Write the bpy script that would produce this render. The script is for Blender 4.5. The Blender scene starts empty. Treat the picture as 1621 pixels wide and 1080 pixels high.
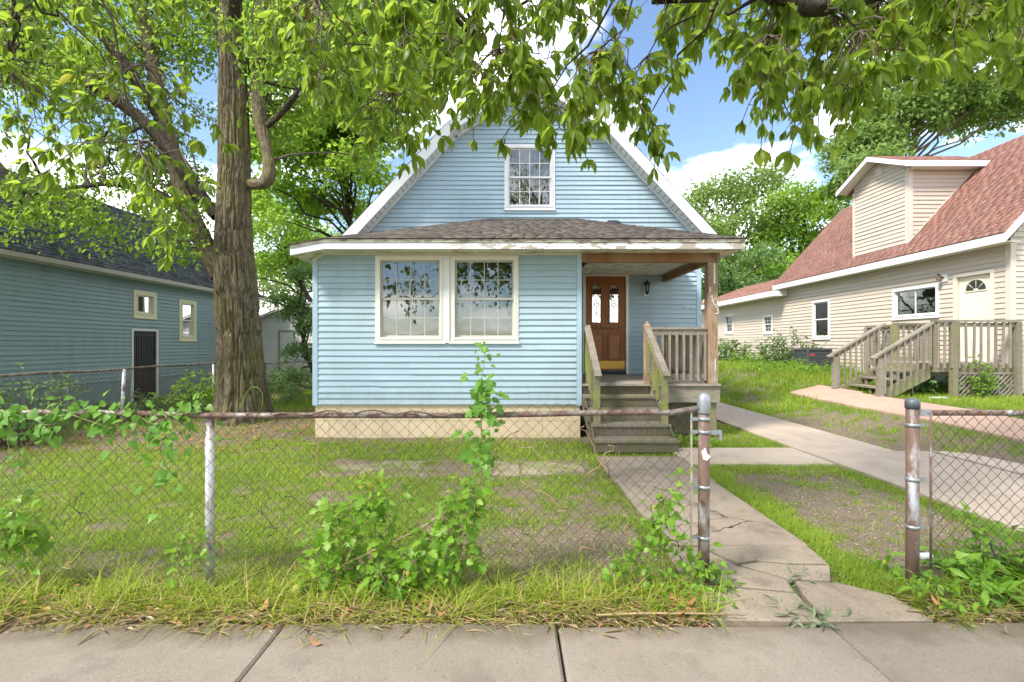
import bpy, math, random
import numpy as np
from mathutils import Vector, Matrix
random.seed(7); rng = np.random.default_rng(11)
S = bpy.context.scene
R = math.radians

# ------------------------------------------------------------------ camera, world, sun, exposure
H = 1.57; F = 750.0; HY = 546.0; CX = 810.5
cam_d = bpy.data.cameras.new('camera'); cam = bpy.data.objects.new('camera', cam_d)
S.collection.objects.link(cam); S.camera = cam
cam.location = (0, 0, H); cam.rotation_euler = (R(90), 0, 0)
cam_d.sensor_width = 36; cam_d.lens = 36 * F / 1621; cam_d.shift_y = 6 / 1621
cam_d.clip_start = 0.05; cam_d.clip_end = 3000

SUN_EL, SUN_AZ = 50.0, 232.0           # azimuth clockwise from +Y: behind the camera, to the left
sdir = Vector((math.sin(R(SUN_AZ)) * math.cos(R(SUN_EL)), math.cos(R(SUN_AZ)) * math.cos(R(SUN_EL)), math.sin(R(SUN_EL))))
sun_d = bpy.data.lights.new('sun', 'SUN'); sun_d.energy = 1.5; sun_d.angle = R(12); sun_d.color = (1, .94, .84)
sun = bpy.data.objects.new('sun', sun_d); S.collection.objects.link(sun)
sun.rotation_euler = (-sdir).to_track_quat('-Z', 'Y').to_euler()

W = bpy.data.worlds.new('World'); S.world = W; W.use_nodes = True
wn, wl = W.node_tree.nodes, W.node_tree.links; wn.clear()
sky = wn.new('ShaderNodeTexSky'); sky.sky_type = 'NISHITA'; sky.sun_disc = False
sky.sun_elevation = R(SUN_EL); sky.sun_rotation = R(SUN_AZ); sky.air_density = 1.0; sky.dust_density = 0.2; sky.ozone_density = 1.5
tc = wn.new('ShaderNodeTexCoord'); sep = wn.new('ShaderNodeSeparateXYZ'); wl.new(tc.outputs['Generated'], sep.inputs[0])
def wmath(op, a, b=None):
    n = wn.new('ShaderNodeMath'); n.operation = op
    for i, v in enumerate((a, b)):
        if v is None: continue
        if isinstance(v, (int, float)): n.inputs[i].default_value = v
        else: wl.new(v, n.inputs[i])
    return n.outputs[0]
zz = wmath('ADD', wmath('MAXIMUM', sep.outputs[2], 0.0), 0.28)
cmb = wn.new('ShaderNodeCombineXYZ'); wl.new(wmath('DIVIDE', sep.outputs[0], zz), cmb.inputs[0]); wl.new(wmath('DIVIDE', sep.outputs[1], zz), cmb.inputs[1])
cmb.inputs[2].default_value = 5.9
nz = wn.new('ShaderNodeTexNoise'); nz.inputs['Scale'].default_value = 2.1; nz.inputs['Detail'].default_value = 9; nz.inputs['Roughness'].default_value = .56
wl.new(cmb.outputs[0], nz.inputs['Vector'])
rmp = wn.new('ShaderNodeValToRGB'); rmp.color_ramp.elements[0].position = .455; rmp.color_ramp.elements[1].position = .70
wl.new(nz.outputs['Fac'], rmp.inputs['Fac'])
mixc = wn.new('ShaderNodeMixRGB'); wl.new(rmp.outputs[0], mixc.inputs[0]); wl.new(sky.outputs[0], mixc.inputs[1]); mixc.inputs[2].default_value = (16.5, 16.0, 15.3, 1)
bg = wn.new('ShaderNodeBackground'); bg.inputs['Strength'].default_value = .062; wl.new(mixc.outputs[0], bg.inputs[0])
wo = wn.new('ShaderNodeOutputWorld'); wl.new(bg.outputs[0], wo.inputs[0])
S.view_settings.view_transform = 'Standard'; S.view_settings.look = 'None'; S.view_settings.exposure = 2.27; S.view_settings.gamma = 1
S.render.engine = 'CYCLES'; S.cycles.max_bounces = 8; S.cycles.transparent_max_bounces = 12; S.cycles.use_denoising = True
S.cycles.sample_clamp_indirect = 6

# ------------------------------------------------------------------ helpers
COL = S.collection; WM = {}
def wpt(px, py, d): return ((px - CX) * d / F, d, H + (HY - py) * d / F)   # a viewing direction at a real distance, used to survey the place
def finish(o, parent=None, M=None):
    COL.objects.link(o); M = M or Matrix.Identity(4); WM[o] = M
    if parent is not None:
        o.parent = parent; o.matrix_parent_inverse = WM[parent].inverted()
    o.matrix_basis = M
    return o
def tag(o, label, cat, group=None):
    o['label'] = label; o['category'] = cat
    if group: o['group'] = group
    return o
def struct(o): o['kind'] = 'structure'; return o
def stuff(o): o['kind'] = 'stuff'; return o
def thing(name, loc, label, cat, group=None):
    o = bpy.data.objects.new(name, None); o.empty_display_size = .2
    finish(o, None, Matrix.Translation(loc)); tag(o, label, cat, group); return o
def np_mesh(name, V, Fc, mat=None, rnd=None, smooth=False):
    V = np.asarray(V, dtype=np.float32); Fc = np.asarray(Fc, dtype=np.int32)
    me = bpy.data.meshes.new(name); k = Fc.shape[1]
    me.vertices.add(len(V)); me.vertices.foreach_set('co', V.ravel())
    me.loops.add(Fc.size); me.loops.foreach_set('vertex_index', Fc.ravel())
    me.polygons.add(len(Fc)); me.polygons.foreach_set('loop_start', np.arange(0, Fc.size, k, dtype=np.int32))
    if smooth: me.polygons.foreach_set('use_smooth', np.ones(len(Fc), dtype=bool))
    if rnd is not None:
        a = me.attributes.new('rnd', 'FLOAT', 'POINT'); a.data.foreach_set('value', np.asarray(rnd, dtype=np.float32))
    me.update(calc_edges=True); me.validate()
    if mat: me.materials.append(mat)
    return me
def obj(name, me, parent=None, M=None): return finish(bpy.data.objects.new(name, me), parent, M)

class MB:
    def __init__(s): s.v = []; s.f = []
    def add(s, vs, fs):
        b = len(s.v); s.v += [tuple(p) for p in vs]; s.f += [tuple(i + b for i in f) for f in fs]; return s
    def hexa(s, p):   # 8 points: bottom 4 ccw, top 4
        return s.add(p, [(3,2,1,0),(4,5,6,7),(0,1,5,4),(1,2,6,5),(2,3,7,6),(3,0,4,7)])
    def box(s, x0, x1, y0, y1, z0, z1):
        return s.hexa([(x0,y0,z0),(x1,y0,z0),(x1,y1,z0),(x0,y1,z0),(x0,y0,z1),(x1,y0,z1),(x1,y1,z1),(x0,y1,z1)])
    def beam(s, a, b, w, h, up=(0,0,1)):   # rectangular bar from a to b, w across, h along up
        a, b = Vector(a), Vector(b); d = (b - a).normalized(); u = Vector(up)
        sx = d.cross(u).normalized() * (w / 2); uu = sx.cross(d).normalized() * (h / 2)
        return s.hexa([a-sx-uu, a+sx-uu, b+sx-uu, b-sx-uu, a-sx+uu, a+sx+uu, b+sx+uu, b-sx+uu])
    def prism(s, poly, vec):
        n = len(poly); vec = Vector(vec); p = [Vector(q) for q in poly]
        s.add(p + [q + vec for q in p], [tuple(range(n-1,-1,-1)), tuple(range(n, 2*n))] + [(i, (i+1)%n, (i+1)%n+n, i+n) for i in range(n)]); return s
    def tube(s, pts, rad, n=8, cap=True):
        pts = [Vector(p) for p in pts]
        if not hasattr(rad, '__len__'): rad = [rad] * len(pts)
        b = len(s.v); prev = None
        for i, p in enumerate(pts):
            t = (pts[min(i+1, len(pts)-1)] - pts[max(i-1, 0)]).normalized()
            if prev is None: u = t.orthogonal().normalized()
            else: u = (prev - t * prev.dot(t)).normalized()
            prev = u; w = t.cross(u)
            for k in range(n):
                a = 2*math.pi*k/n; s.v.append(tuple(p + (u*math.cos(a) + w*math.sin(a)) * rad[i]))
        for i in range(len(pts)-1):
            for k in range(n): s.f.append((b+i*n+k, b+i*n+(k+1)%n, b+(i+1)*n+(k+1)%n, b+(i+1)*n+k))
        if cap:
            s.f.append(tuple(b+k for k in range(n-1,-1,-1))); s.f.append(tuple(b+(len(pts)-1)*n+k for k in range(n)))
        return s
    def lathe(s, c, prof, n=16):
        return s.tube([(c[0], c[1], c[2]+z + i*1e-6) for i, (r, z) in enumerate(prof)], [r for r, z in prof], n)
    def mesh(s, name, mat, smooth=False):
        me = bpy.data.meshes.new(name); me.from_pydata(s.v, [], s.f); me.update()
        if smooth: me.polygons.foreach_set('use_smooth', [True]*len(me.polygons))
        if mat: me.materials.append(mat)
        return me
    def obj(s, name, mat, parent=None, M=None, smooth=False): return obj(name, s.mesh(name, mat, smooth), parent, M)
def box(name, mat, parent, *a): return MB().box(*a).obj(name, mat, parent)

def hash3(i, j, k, seed=0):
    n = (i * 374761393 + j * 668265263 + k * 2147483647 + seed * 974711) & 0xffffffff
    n = ((n ^ (n >> 13)) * 1274126177) & 0xffffffff
    return ((n ^ (n >> 16)) & 0xffff) / 65535.0
def vnoise(p, seed=0):
    p = np.asarray(p, dtype=np.float64); i = np.floor(p).astype(np.int64); f = p - i; f = f*f*(3-2*f); out = 0
    for a in (0,1):
        for b in (0,1):
            for c in (0,1):
                w = (f[...,0] if a else 1-f[...,0]) * (f[...,1] if b else 1-f[...,1]) * (f[...,2] if c else 1-f[...,2])
                out = out + w * hash3(i[...,0]+a, i[...,1]+b, i[...,2]+c, seed)
    return out
def noise2(x, y, sc, seed=0):
    x = np.asarray(x, float); y = np.asarray(y, float)
    return vnoise(np.stack([x*sc, y*sc, np.zeros_like(x)+.37], -1), seed)
def fbm2(x, y, sc, seed=0): return (noise2(x,y,sc,seed)*.55 + noise2(x,y,sc*2.1,seed+1)*.28 + noise2(x,y,sc*4.3,seed+2)*.17)
def sstep(a, b, x): t = np.clip((np.asarray(x, float)-a)/(b-a), 0, 1); return t*t*(3-2*t)

# ------------------------------------------------------------------ materials
class N:
    def __init__(s, name):
        s.m = bpy.data.materials.new(name); s.m.use_nodes = True; s.t = s.m.node_tree; s.n = s.t.nodes; s.l = s.t.links
        s.b = s.n['Principled BSDF']; s.out = s.n['Material Output']
    def new(s, t, **k):
        n = s.n.new(t)
        for a, v in k.items(): setattr(n, a, v)
        return n
    def set(s, inp, v):
        if hasattr(v, 'is_linked') or hasattr(v, 'links'): s.l.new(v, inp)
        else: inp.default_value = v
    def math(s, op, a, b=0.0, c=None):
        n = s.new('ShaderNodeMath', operation=op); s.set(n.inputs[0], a); s.set(n.inputs[1], b)
        if c is not None: s.set(n.inputs[2], c)
        return n.outputs[0]
    def pos(s, scale=(1,1,1)):
        g = s.new('ShaderNodeNewGeometry'); m = s.new('ShaderNodeMapping'); m.inputs['Scale'].default_value = scale
        s.l.new(g.outputs['Position'], m.inputs[0]); return m.outputs[0]
    def noise(s, vec, scale, detail=5, rough=.55, lo=None, hi=None):
        n = s.new('ShaderNodeTexNoise'); s.l.new(vec, n.inputs['Vector']); n.inputs['Scale'].default_value = scale
        n.inputs['Detail'].default_value = detail; n.inputs['Roughness'].default_value = rough; o = n.outputs['Fac']
        if lo is not None:
            r = s.new('ShaderNodeMapRange'); r.inputs[1].default_value = lo; r.inputs[2].default_value = hi; s.l.new(o, r.inputs[0]); o = r.outputs[0]
        return o
    def mix(s, f, a, b, mode='MIX'):
        n = s.new('ShaderNodeMixRGB', blend_type=mode); s.set(n.inputs[0], f)
        for i, v in ((1, a), (2, b)): s.set(n.inputs[i], (*v, 1) if isinstance(v, tuple) and len(v) == 3 else v)
        return n.outputs[0]
    def val(s, c, f):   # multiply colour by a factor
        n = s.new('ShaderNodeHueSaturation'); s.set(n.inputs['Color'], (*c, 1) if isinstance(c, tuple) else c); s.set(n.inputs['Value'], f); return n.outputs[0]
    def objrnd(s, lo, hi):
        o = s.new('ShaderNodeObjectInfo'); return s.math('MULTIPLY_ADD', o.outputs['Random'], hi-lo, lo)
    def attr(s, name='rnd'):
        a = s.new('ShaderNodeAttribute', attribute_name=name); return a.outputs['Fac']
    def bump(s, h, strength, dist=.01):
        n = s.new('ShaderNodeBump'); n.inputs['Strength'].default_value = strength; n.inputs['Distance'].default_value = dist
        s.l.new(h, n.inputs['Height']); s.l.new(n.outputs[0], s.b.inputs['Normal']); return n
    def done(s, col, rough=.6, metal=0., spec=.4):
        s.set(s.b.inputs['Base Color'], (*col, 1) if isinstance(col, tuple) and len(col) == 3 else col); s.set(s.b.inputs['Roughness'], rough)
        s.b.inputs['Metallic'].default_value = metal; s.b.inputs['Specular IOR Level'].default_value = spec
        return s.m
def m_plain(name, c, rough=.55, var=.12, nscale=6, bump=.1, bscale=80, metal=0, spec=.4, objv=.05):
    n = N(name); p = n.pos(); f = n.noise(p, nscale, 6)
    v = n.math('MULTIPLY', n.math('MULTIPLY_ADD', f, 2*var, 1-var), n.objrnd(1-objv, 1+objv))
    n.bump(n.noise(p, bscale, 4), bump, .004); return n.done(n.val(c, v), rough, metal, spec)
def m_siding(name, c, dirt, dirt_amt=.35, objv=.035):
    n = N(name); p = n.pos(); st = n.noise(n.pos((1.2,1.2,.18)), 4, 7, .6, .45, .8); big = n.noise(p, .9, 4, .5, .35, .75)
    col = n.mix(n.math('MULTIPLY', n.math('MULTIPLY', st, big), dirt_amt), n.val(c, n.objrnd(1-objv, 1+objv)), dirt)
    col = n.mix(n.noise(n.pos((.6,.6,30)), 3, 3, .5, .4, .9), col, n.val(col, .95))
    sz_ = n.new('ShaderNodeSeparateXYZ'); n.l.new(n.pos(), sz_.inputs[0]); sp = n.new('ShaderNodeMapRange'); sp.inputs[1].default_value = 1.05; sp.inputs[2].default_value = .5; n.l.new(sz_.outputs[2], sp.inputs[0])
    col = n.mix(n.math('MULTIPLY', n.math('MULTIPLY', sp.outputs[0], n.noise(n.pos((1,1,.7)), 7, 8, .7, .35, .7)), .55), col, tuple(q*.8 for q in dirt))
    n.bump(n.noise(n.pos((3,3,26)), 6, 4), .12, .004); return n.done(col, .5, 0, .35)
def m_wood(name, c1, c2, c3=None, amt3=0., grain=(1,1,14), rough=.8, objv=.12):
    n = N(name); g = n.noise(n.pos(grain), 6, 7, .62, .3, .7); col = n.mix(g, c1, c2)
    if c3: col = n.mix(n.math('MULTIPLY', n.noise(n.pos((1,1,.8)), 2.6, 6, .6, .42, .62), amt3), col, c3)
    col = n.val(col, n.objrnd(1-objv, 1+objv)); n.bump(g, .35, .006); return n.done(col, rough, 0, .25)
def m_concrete(name, c, c2, speck=.5, stain=.5, moss=0., ss=120, edge=False):
    n = N(name); p = n.pos(); col = n.mix(n.noise(p, 1.3, 8, .62, .35, .7), c, c2)
    sp = n.noise(p, ss, 2, .6, .55, .75); col = n.mix(n.math('MULTIPLY', sp, speck), col, tuple(min(1, q*1.7) for q in c))
    sd = n.noise(p, ss*.75, 2, .6, .58, .8); col = n.mix(n.math('MULTIPLY', sd, speck), col, tuple(q*.33 for q in c))
    col = n.mix(n.math('MULTIPLY', n.noise(p, 3.1, 8, .68, .52, .72), stain), col, tuple(q*.55 for q in c))
    if edge:   # soil washed over the slab along the planted edge
        sy = n.new('ShaderNodeSeparateXYZ'); n.l.new(n.pos(), sy.inputs[0]); ef = n.math('ADD', n.math('MULTIPLY', n.math('SUBTRACT', sy.outputs[1], 2.50), 5.0), n.math('MULTIPLY', n.math('SUBTRACT', n.noise(p, 2.6, 7, .65), .42), 3.2))
        ef = n.math('MINIMUM', n.math('MAXIMUM', ef, 0.0), .8); col = n.mix(ef, col, n.mix(n.noise(p, 40, 5), (.08,.065,.045), (.17,.14,.10)))
    if moss: col = n.mix(n.math('MULTIPLY', n.noise(p, 2.2, 7, .7, .5, .68), moss), col, (.07,.085,.03))
    if ss == 75:
        v = n.new('ShaderNodeTexVoronoi', feature='DISTANCE_TO_EDGE'); v.inputs['Scale'].default_value = .75
        wv = n.mix(.14, p, n.new('ShaderNodeTexNoise').outputs['Color']); nt = n.n[-1]; tn = [q for q in n.n if q.bl_idname == 'ShaderNodeTexNoise'][-1]; n.l.new(p, tn.inputs['Vector']); tn.inputs['Scale'].default_value = 3.5; tn.inputs['Detail'].default_value = 6
        n.l.new(wv, v.inputs['Vector']); ck_ = n.math('LESS_THAN', v.outputs['Distance'], .0026); col = n.mix(n.math('MULTIPLY', ck_, n.noise(p, .9, 3, .5, .47, .52)), col, tuple(q*.16 for q in c))
    col = n.val(col, n.objrnd(.94, 1.05)); n.bump(n.noise(p, 130, 4, .7), .5, .004); return n.done(col, .9, 0, .2)
def m_leaf(name, c, c2, back=None, trans=.45, dry=None, dryamt=.0, rough=.45):
    n = N(name); v = n.math('ADD', n.attr(), n.objrnd(-.25, .25)); col = n.mix(v, c, c2)
    if dry: col = n.mix(n.math('GREATER_THAN', n.attr('rnd'), 1-dryamt), col, dry)
    n.done(col, rough, 0, .35)
    tr = n.new('ShaderNodeBsdfTranslucent'); n.l.new(n.mix(.5, col, tuple(min(1, q*2.5) for q in c2)), tr.inputs[0])
    ms = n.new('ShaderNodeMixShader'); ms.inputs[0].default_value = trans; n.l.new(n.b.outputs[0], ms.inputs[1]); n.l.new(tr.outputs[0], ms.inputs[2])
    n.l.new(ms.outputs[0], n.out.inputs[0]); return n.m
def m_glass(name, tint=(.75,.78,.78), refl=.05, ior=1.5):
    n = N(name); tr = n.new('ShaderNodeBsdfTransparent'); tr.inputs[0].default_value = (*tint, 1)
    gl = n.new('ShaderNodeBsdfGlossy'); gl.inputs['Roughness'].default_value = .012; gl.inputs[0].default_value = (1,1,1,1)
    b = n.new('ShaderNodeBump'); b.inputs['Strength'].default_value = .12; b.inputs['Distance'].default_value = .006
    n.l.new(n.noise(n.pos(), 2.2, 2), b.inputs['Height']); n.l.new(b.outputs[0], gl.inputs['Normal'])
    fr = n.new('ShaderNodeFresnel'); fr.inputs[0].default_value = ior; f = n.math('MINIMUM', n.math('ADD', fr.outputs[0], refl), 1.0)
    ms = n.new('ShaderNodeMixShader'); n.l.new(f, ms.inputs[0]); n.l.new(tr.outputs[0], ms.inputs[1]); n.l.new(gl.outputs[0], ms.inputs[2])
    n.l.new(ms.outputs[0], n.out.inputs[0]); return n.m
def m_shingle(name, cols, streak=.3, bscale=220):
    n = N(name); a = n.attr(); r = n.new('ShaderNodeValToRGB'); r.color_ramp.interpolation = 'LINEAR'
    e = r.color_ramp.elements; e[0].color = (*cols[0],1); e[1].color = (*cols[-1],1)
    for i, c in enumerate(cols[1:-1]): q = e.new((i+1)/(len(cols)-1)); q.color = (*c,1)
    n.l.new(a, r.inputs[0]); p = n.pos(); col = n.mix(n.math('MULTIPLY', n.noise(p, 1.1, 7, .65, .4, .7), streak), r.outputs[0], tuple(q*.6 for q in cols[0]))
    col = n.mix(n.noise(p, bscale, 2, .5, .35, .75), n.val(col, .8), n.val(col, 1.2)); n.bump(n.noise(p, bscale, 3), .6, .004); return n.done(col, .92, 0, .2)
def m_bark(name, c1, c2, moss, mossamt):
    n = N(name); g = n.noise(n.pos((1,1,.3)), 30, 8, .7, .36, .64); col = n.mix(g, c1, c2); col = n.mix(n.noise(n.pos((1,1,.6)), 3.5, 6, .6, .35, .7), n.val(col, .75), n.val(col, 1.2))
    col = n.mix(n.math('MULTIPLY', n.noise(n.pos((1,1,.5)), 2.4, 6, .6, .45, .65), mossamt), col, moss)
    n.bump(n.math('ADD', g, n.noise(n.pos((1,1,.4)), 40, 6, .7)), .8, .02); return n.done(col, .95, 0, .15)
def m_rustpipe(name, rustamt, zinc=(.42,.44,.46)):
    n = N(name); p = n.pos((1,1,.35)); r = n.noise(p, 9, 7, .65, .5-rustamt*.35, .62-rustamt*.3)
    col = n.mix(r, zinc, n.mix(n.noise(p, 22, 5), (.11,.065,.05), (.25,.165,.125)))
    n.bump(n.noise(n.pos(), 140, 5, .7), .35, .002); return n.done(col, n.mix(r, (.42,.42,.42), (.85,.85,.85)), .35, .5)

MT = dict(
 blue=m_siding('siding_blue', (.345,.452,.515), (.225,.275,.265), .6), blue_trim=m_plain('trim_blue', (.34,.465,.55), .45, .05, 3, .05),
 teal=m_siding('siding_teal', (.24,.335,.335), (.13,.15,.13), .65), beige=m_siding('siding_beige', (.565,.48,.395), (.40,.345,.265), .3),
 beige_trim=m_plain('trim_beige', (.61,.53,.45), .5, .05, 3, .05), white=m_plain('white_paint', (.70,.70,.71), .45, .06, 4, .06),
 offwhite=m_plain('aged_white_paint', (.74,.71,.64), .55, .1, 7, .15), cream=m_plain('cream_paint', (.72,.66,.44), .55, .08, 5, .1),
 glass=m_glass('window_glass'), glass_dim=m_glass('window_glass_side', (.6,.63,.6), .0, 1.28),
 lace_or_reflection=m_plain('painted_reflection', (.40,.39,.36), .9, .12, 5, .2), curtain_or_backing=m_plain('grey_curtain', (.15,.15,.135), .9, .12, 3, .1), dark=m_plain('dark_room', (.03,.03,.03), .9, .1),  # the pale tone carries the lower panes' reflection as colour
 found=m_concrete('painted_block', (.60,.485,.33), (.54,.43,.28), .12, .4), concrete_dk=m_concrete('dark_foundation', (.10,.095,.085), (.14,.13,.12), .2, .4, .2),
 sidewalk=m_concrete('sidewalk_concrete', (.20,.168,.135), (.255,.218,.179), .75, .5, 0, 115, True), walk=m_concrete('walk_concrete', (.225,.183,.14), (.32,.265,.207), .7, .85, .35, 75),
 drive=m_concrete('drive_concrete', (.36,.295,.235), (.43,.362,.295), .45, .5), path=m_concrete('red_path', (.36,.24,.18), (.42,.30,.235), .3, .3),
 roof_brown=m_shingle('shingle_weathered', [(.085,.075,.068),(.125,.108,.095),(.165,.145,.128)], .4),
 roof_dark=m_shingle('shingle_slate', [(.05,.055,.068),(.09,.098,.118),(.13,.137,.155)], .3), roof_red=m_shingle('shingle_red', [(.25,.135,.11),(.30,.15,.118),(.335,.168,.13),(.325,.195,.16)], .25, 120),
 wood=m_wood('weathered_wood', (.17,.14,.115), (.34,.295,.25), (.14,.14,.06), .5), wood_moss=m_wood('mossy_wood', (.15,.125,.08), (.28,.25,.15), (.23,.27,.035), .85),
 wood_step=m_wood('step_wood', (.075,.06,.045), (.19,.155,.118), (.10,.105,.035), .6, (14,2,2)), wood_deck=m_wood('deck_wood', (.23,.195,.165), (.36,.31,.265), None, 0, (2,14,2)),
 wood_tread=m_wood('tread_wood', (.13,.105,.08), (.27,.23,.18), (.16,.17,.06), .5, (14,2,2)), wood_beam=m_wood('stained_beam', (.16,.07,.03), (.36,.19,.09), (.30,.22,.14), .7, (1.5,10,14)), wood_post=m_wood('cedar_post', (.20,.115,.065), (.38,.25,.16), (.42,.34,.26), .8, (9,9,.7)),
 door=m_wood('stained_door', (.20,.07,.023), (.35,.135,.045), None, 0, (9,9,.6), .4, 0), door_panel=m_wood('stained_door_panel', (.30,.12,.04), (.44,.19,.07), None, 0, (9,9,.6), .4, 0),
 brass=m_plain('brass', (.50,.31,.07), .38, .12, 9, .05, 60, 1.0), black=m_plain('black_metal', (.02,.02,.021), .45, .1, 8, .1),
 rust=m_rustpipe('rusted_pipe', .5), rail=m_rustpipe('worn_rail', .25, (.27,.235,.20)), zinc=m_rustpipe('galvanised_pipe', .0, (.60,.59,.58)), wire=m_plain('rusty_wire', (.11,.08,.066), .7, .2, 20, .1, 80, .2),
 clamp=m_plain('galvanised_clamp', (.36,.38,.40), .4, .1, 20, .1, 80, .6),
 bark=m_bark('bark', (.075,.058,.038), (.31,.25,.165), (.20,.19,.065), .6), bark_dk=m_bark('bark_dark', (.05,.04,.03), (.14,.11,.085), (.1,.1,.05), .3), twig=m_plain('twig', (.11,.085,.06), .85, .2, 20, .2),
 ac=m_plain('grey_cabinet', (.075,.08,.09), .5, .1, 8, .1), acd=m_plain('grey_louvre', (.045,.048,.055), .5, .1),
 redmark=m_plain('red_mark', (.42,.06,.07), .5, .05), mark=m_plain('pale_mark', (.75,.72,.68), .7, .1),
 leaf_oak=m_leaf('leaf_street_tree', (.055,.105,.010), (.235,.32,.034), None, .6, (.24,.085,.03), .008, .4),
 leaf_yard=m_leaf('leaf_yard_tree', (.085,.155,.016), (.21,.315,.035), None, .62), leaf_far=m_leaf('leaf_far_tree', (.10,.165,.035), (.22,.31,.075), None, .4, None, 0, .6),
 leaf_far2=m_leaf('leaf_far_tree_dull', (.095,.145,.05), (.20,.27,.10), None, .4, None, 0, .6), leaf_lime=m_leaf('leaf_lime_tree', (.10,.19,.018), (.24,.37,.045), None, .45, None, 0, .6),
 leaf_silver=m_leaf('leaf_silver', (.12,.17,.09), (.24,.29,.17), None, .3, None, 0, .7), leaf_lime2=m_leaf('leaf_shade_tree', (.115,.195,.02), (.26,.385,.05), None, .62, None, 0, .6), leaf_weed=m_leaf('leaf_weed', (.085,.20,.018), (.23,.38,.04), None, .4, (.35,.30,.05), .03), leaf_vine=m_leaf('leaf_vine', (.07,.19,.025), (.18,.34,.045), None, .4),
 leaf_shrub=m_leaf('leaf_shrub', (.06,.125,.03), (.17,.27,.075), None, .35), leaf_dark=m_leaf('leaf_dark_shrub', (.02,.05,.012), (.06,.11,.025), None, .3),
 grass=m_leaf('grass_blade', (.10,.185,.012), (.31,.40,.04), None, .35, (.36,.30,.10), .07, .6), grass_long=m_leaf('grass_long', (.15,.225,.018), (.36,.42,.05), None, .35, (.46,.34,.15), .25, .6),
 straw=m_leaf('dry_straw', (.33,.22,.11), (.58,.45,.28), None, .15, None, 0, .8), dry_leaf=m_leaf('dry_leaf', (.30,.12,.05), (.48,.27,.13), None, .2, None, 0, .8),
)
m = MT['wire']; m2 = N('fascia_paint')   # white fascia with peeled, grimy patches of its own
p2 = m2.pos((1.1,1,2.4)); pe = m2.noise(p2, 2.6, 9, .62, .50, .545); xs = m2.new('ShaderNodeSeparateXYZ'); m2.l.new(m2.pos(), xs.inputs[0])
xf = m2.new('ShaderNodeMapRange'); xf.inputs[1].default_value = -1.7; xf.inputs[2].default_value = -.4; m2.l.new(xs.outputs[0], xf.inputs[0])
MT['fascia'] = m2.done(m2.mix(m2.math('MULTIPLY', pe, xf.outputs[0]), m2.mix(m2.noise(m2.pos(), 5, 6), (.70,.73,.78), (.80,.82,.84)), m2.mix(m2.noise(m2.pos((9,1,2)), 5, 6), (.30,.25,.19), (.50,.45,.38))), .6)
m2.bump(pe, .3, .003)
m2 = N('drip_wood'); pe = m2.noise(m2.pos((1,1,3)), 5, 9, .7, .45, .6)
MT['drip'] = m2.done(m2.mix(pe, (.62,.57,.47), m2.mix(m2.noise(m2.pos(), 30, 4), (.10,.08,.06), (.30,.25,.18))), .85)
m2 = N('soffit'); pe = m2.noise(m2.pos((1,2,1)), 3.5, 9, .7, .5, .62)
MT['soffit'] = m2.done(m2.val(m2.mix(pe, (.70,.67,.56), (.34,.27,.16)), m2.objrnd(.9,1.06)), .7)
m2 = N('curb_glass'); MT['lite'] = m_glass('leaded_glass', (.7,.74,.72), .35)

# ------------------------------------------------------------------ foliage toolkit
def strip_template(us, hw, curve=.25, fold=.12, notch=None):
    V = []
    for i, (u, h) in enumerate(zip(us, hw)):
        w = -curve*u*u; mu = notch if (i == 0 and notch is not None) else u
        V += [(u, -h, w + fold*h*2*.5), (mu, 0, w), (u, h, w + fold*h*2*.5)]
    Fc = []
    for i in range(len(us)-1):
        a = i*3; Fc += [(a, a+1, a+4, a+3), (a+1, a+2, a+5, a+4)]
    return np.array(V, float), np.array(Fc)
T_ELL = strip_template([0,.22,.48,.75,1], [.02,.30,.5,.38,.01], .30, .25)
T_ELL2 = strip_template([0,.25,.55,.8,1], [.02,.36,.5,.30,.01], .08, .45)
T_OAK = strip_template([0,.2,.38,.55,.72,.86,1], [.02,.26,.44,.5,.40,.24,.01], .5, -.2)
T_HEART = strip_template([-.14,.08,.32,.64,1], [.24,.5,.5,.28,.01], .22, .2, .02)
T_LOBE = strip_template([0,.12,.26,.40,.56,.70,1], [.04,.44,.22,.54,.22,.34,.01], .25, .2)
T_LONG = strip_template([0,.3,.6,.85,1], [.14,.34,.5,.32,.01], .45, .15)
T_DIA = (np.array([(0,0,0),(.5,-.5,.07),(1,0,-.1),(.5,.5,.07)], float), np.array([(0,1,2),(0,2,3)]))
def unit(a): return a / np.maximum(np.linalg.norm(a, axis=-1, keepdims=True), 1e-9)
def leaf_arrays(P, D, Nn, L, Wd, T):
    P, D, Nn = np.asarray(P,float), unit(np.asarray(D,float)), np.asarray(Nn,float)
    Sd = unit(np.cross(D, Nn)); Nn = np.cross(Sd, D); tv, tf = T; n, k = len(P), len(tv)
    L = np.broadcast_to(L, n)[:,None,None]; Wd = np.broadcast_to(Wd, n)[:,None,None]
    V = P[:,None,:] + D[:,None,:]*(tv[None,:,0:1]*L) + Sd[:,None,:]*(tv[None,:,1:2]*Wd) + Nn[:,None,:]*(tv[None,:,2:3]*L)
    Fc = (tf[None] + (np.arange(n)*k)[:,None,None]).reshape(-1, tf.shape[1])
    return V.reshape(-1,3), Fc, k
def leaf_mesh(name, P, D, Nn, L, Wd, T, mat, parent, rnd=None, smooth=True):
    V, Fc, k = leaf_arrays(P, D, Nn, L, Wd, T)
    r = rng.random(len(P)) if rnd is None else rnd
    o = obj(name, np_mesh(name, V, Fc, mat, np.repeat(r, k), smooth), parent); return stuff(o)
PROTO = {}
def leaf_proto(T, key, mat, wr):
    if key not in PROTO:
        V = T[0].copy(); V[:,1] *= wr; PROTO[key] = np_mesh('leaf', V, T[1], mat, np.full(len(V), .5), True)
    return PROTO[key]
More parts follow.
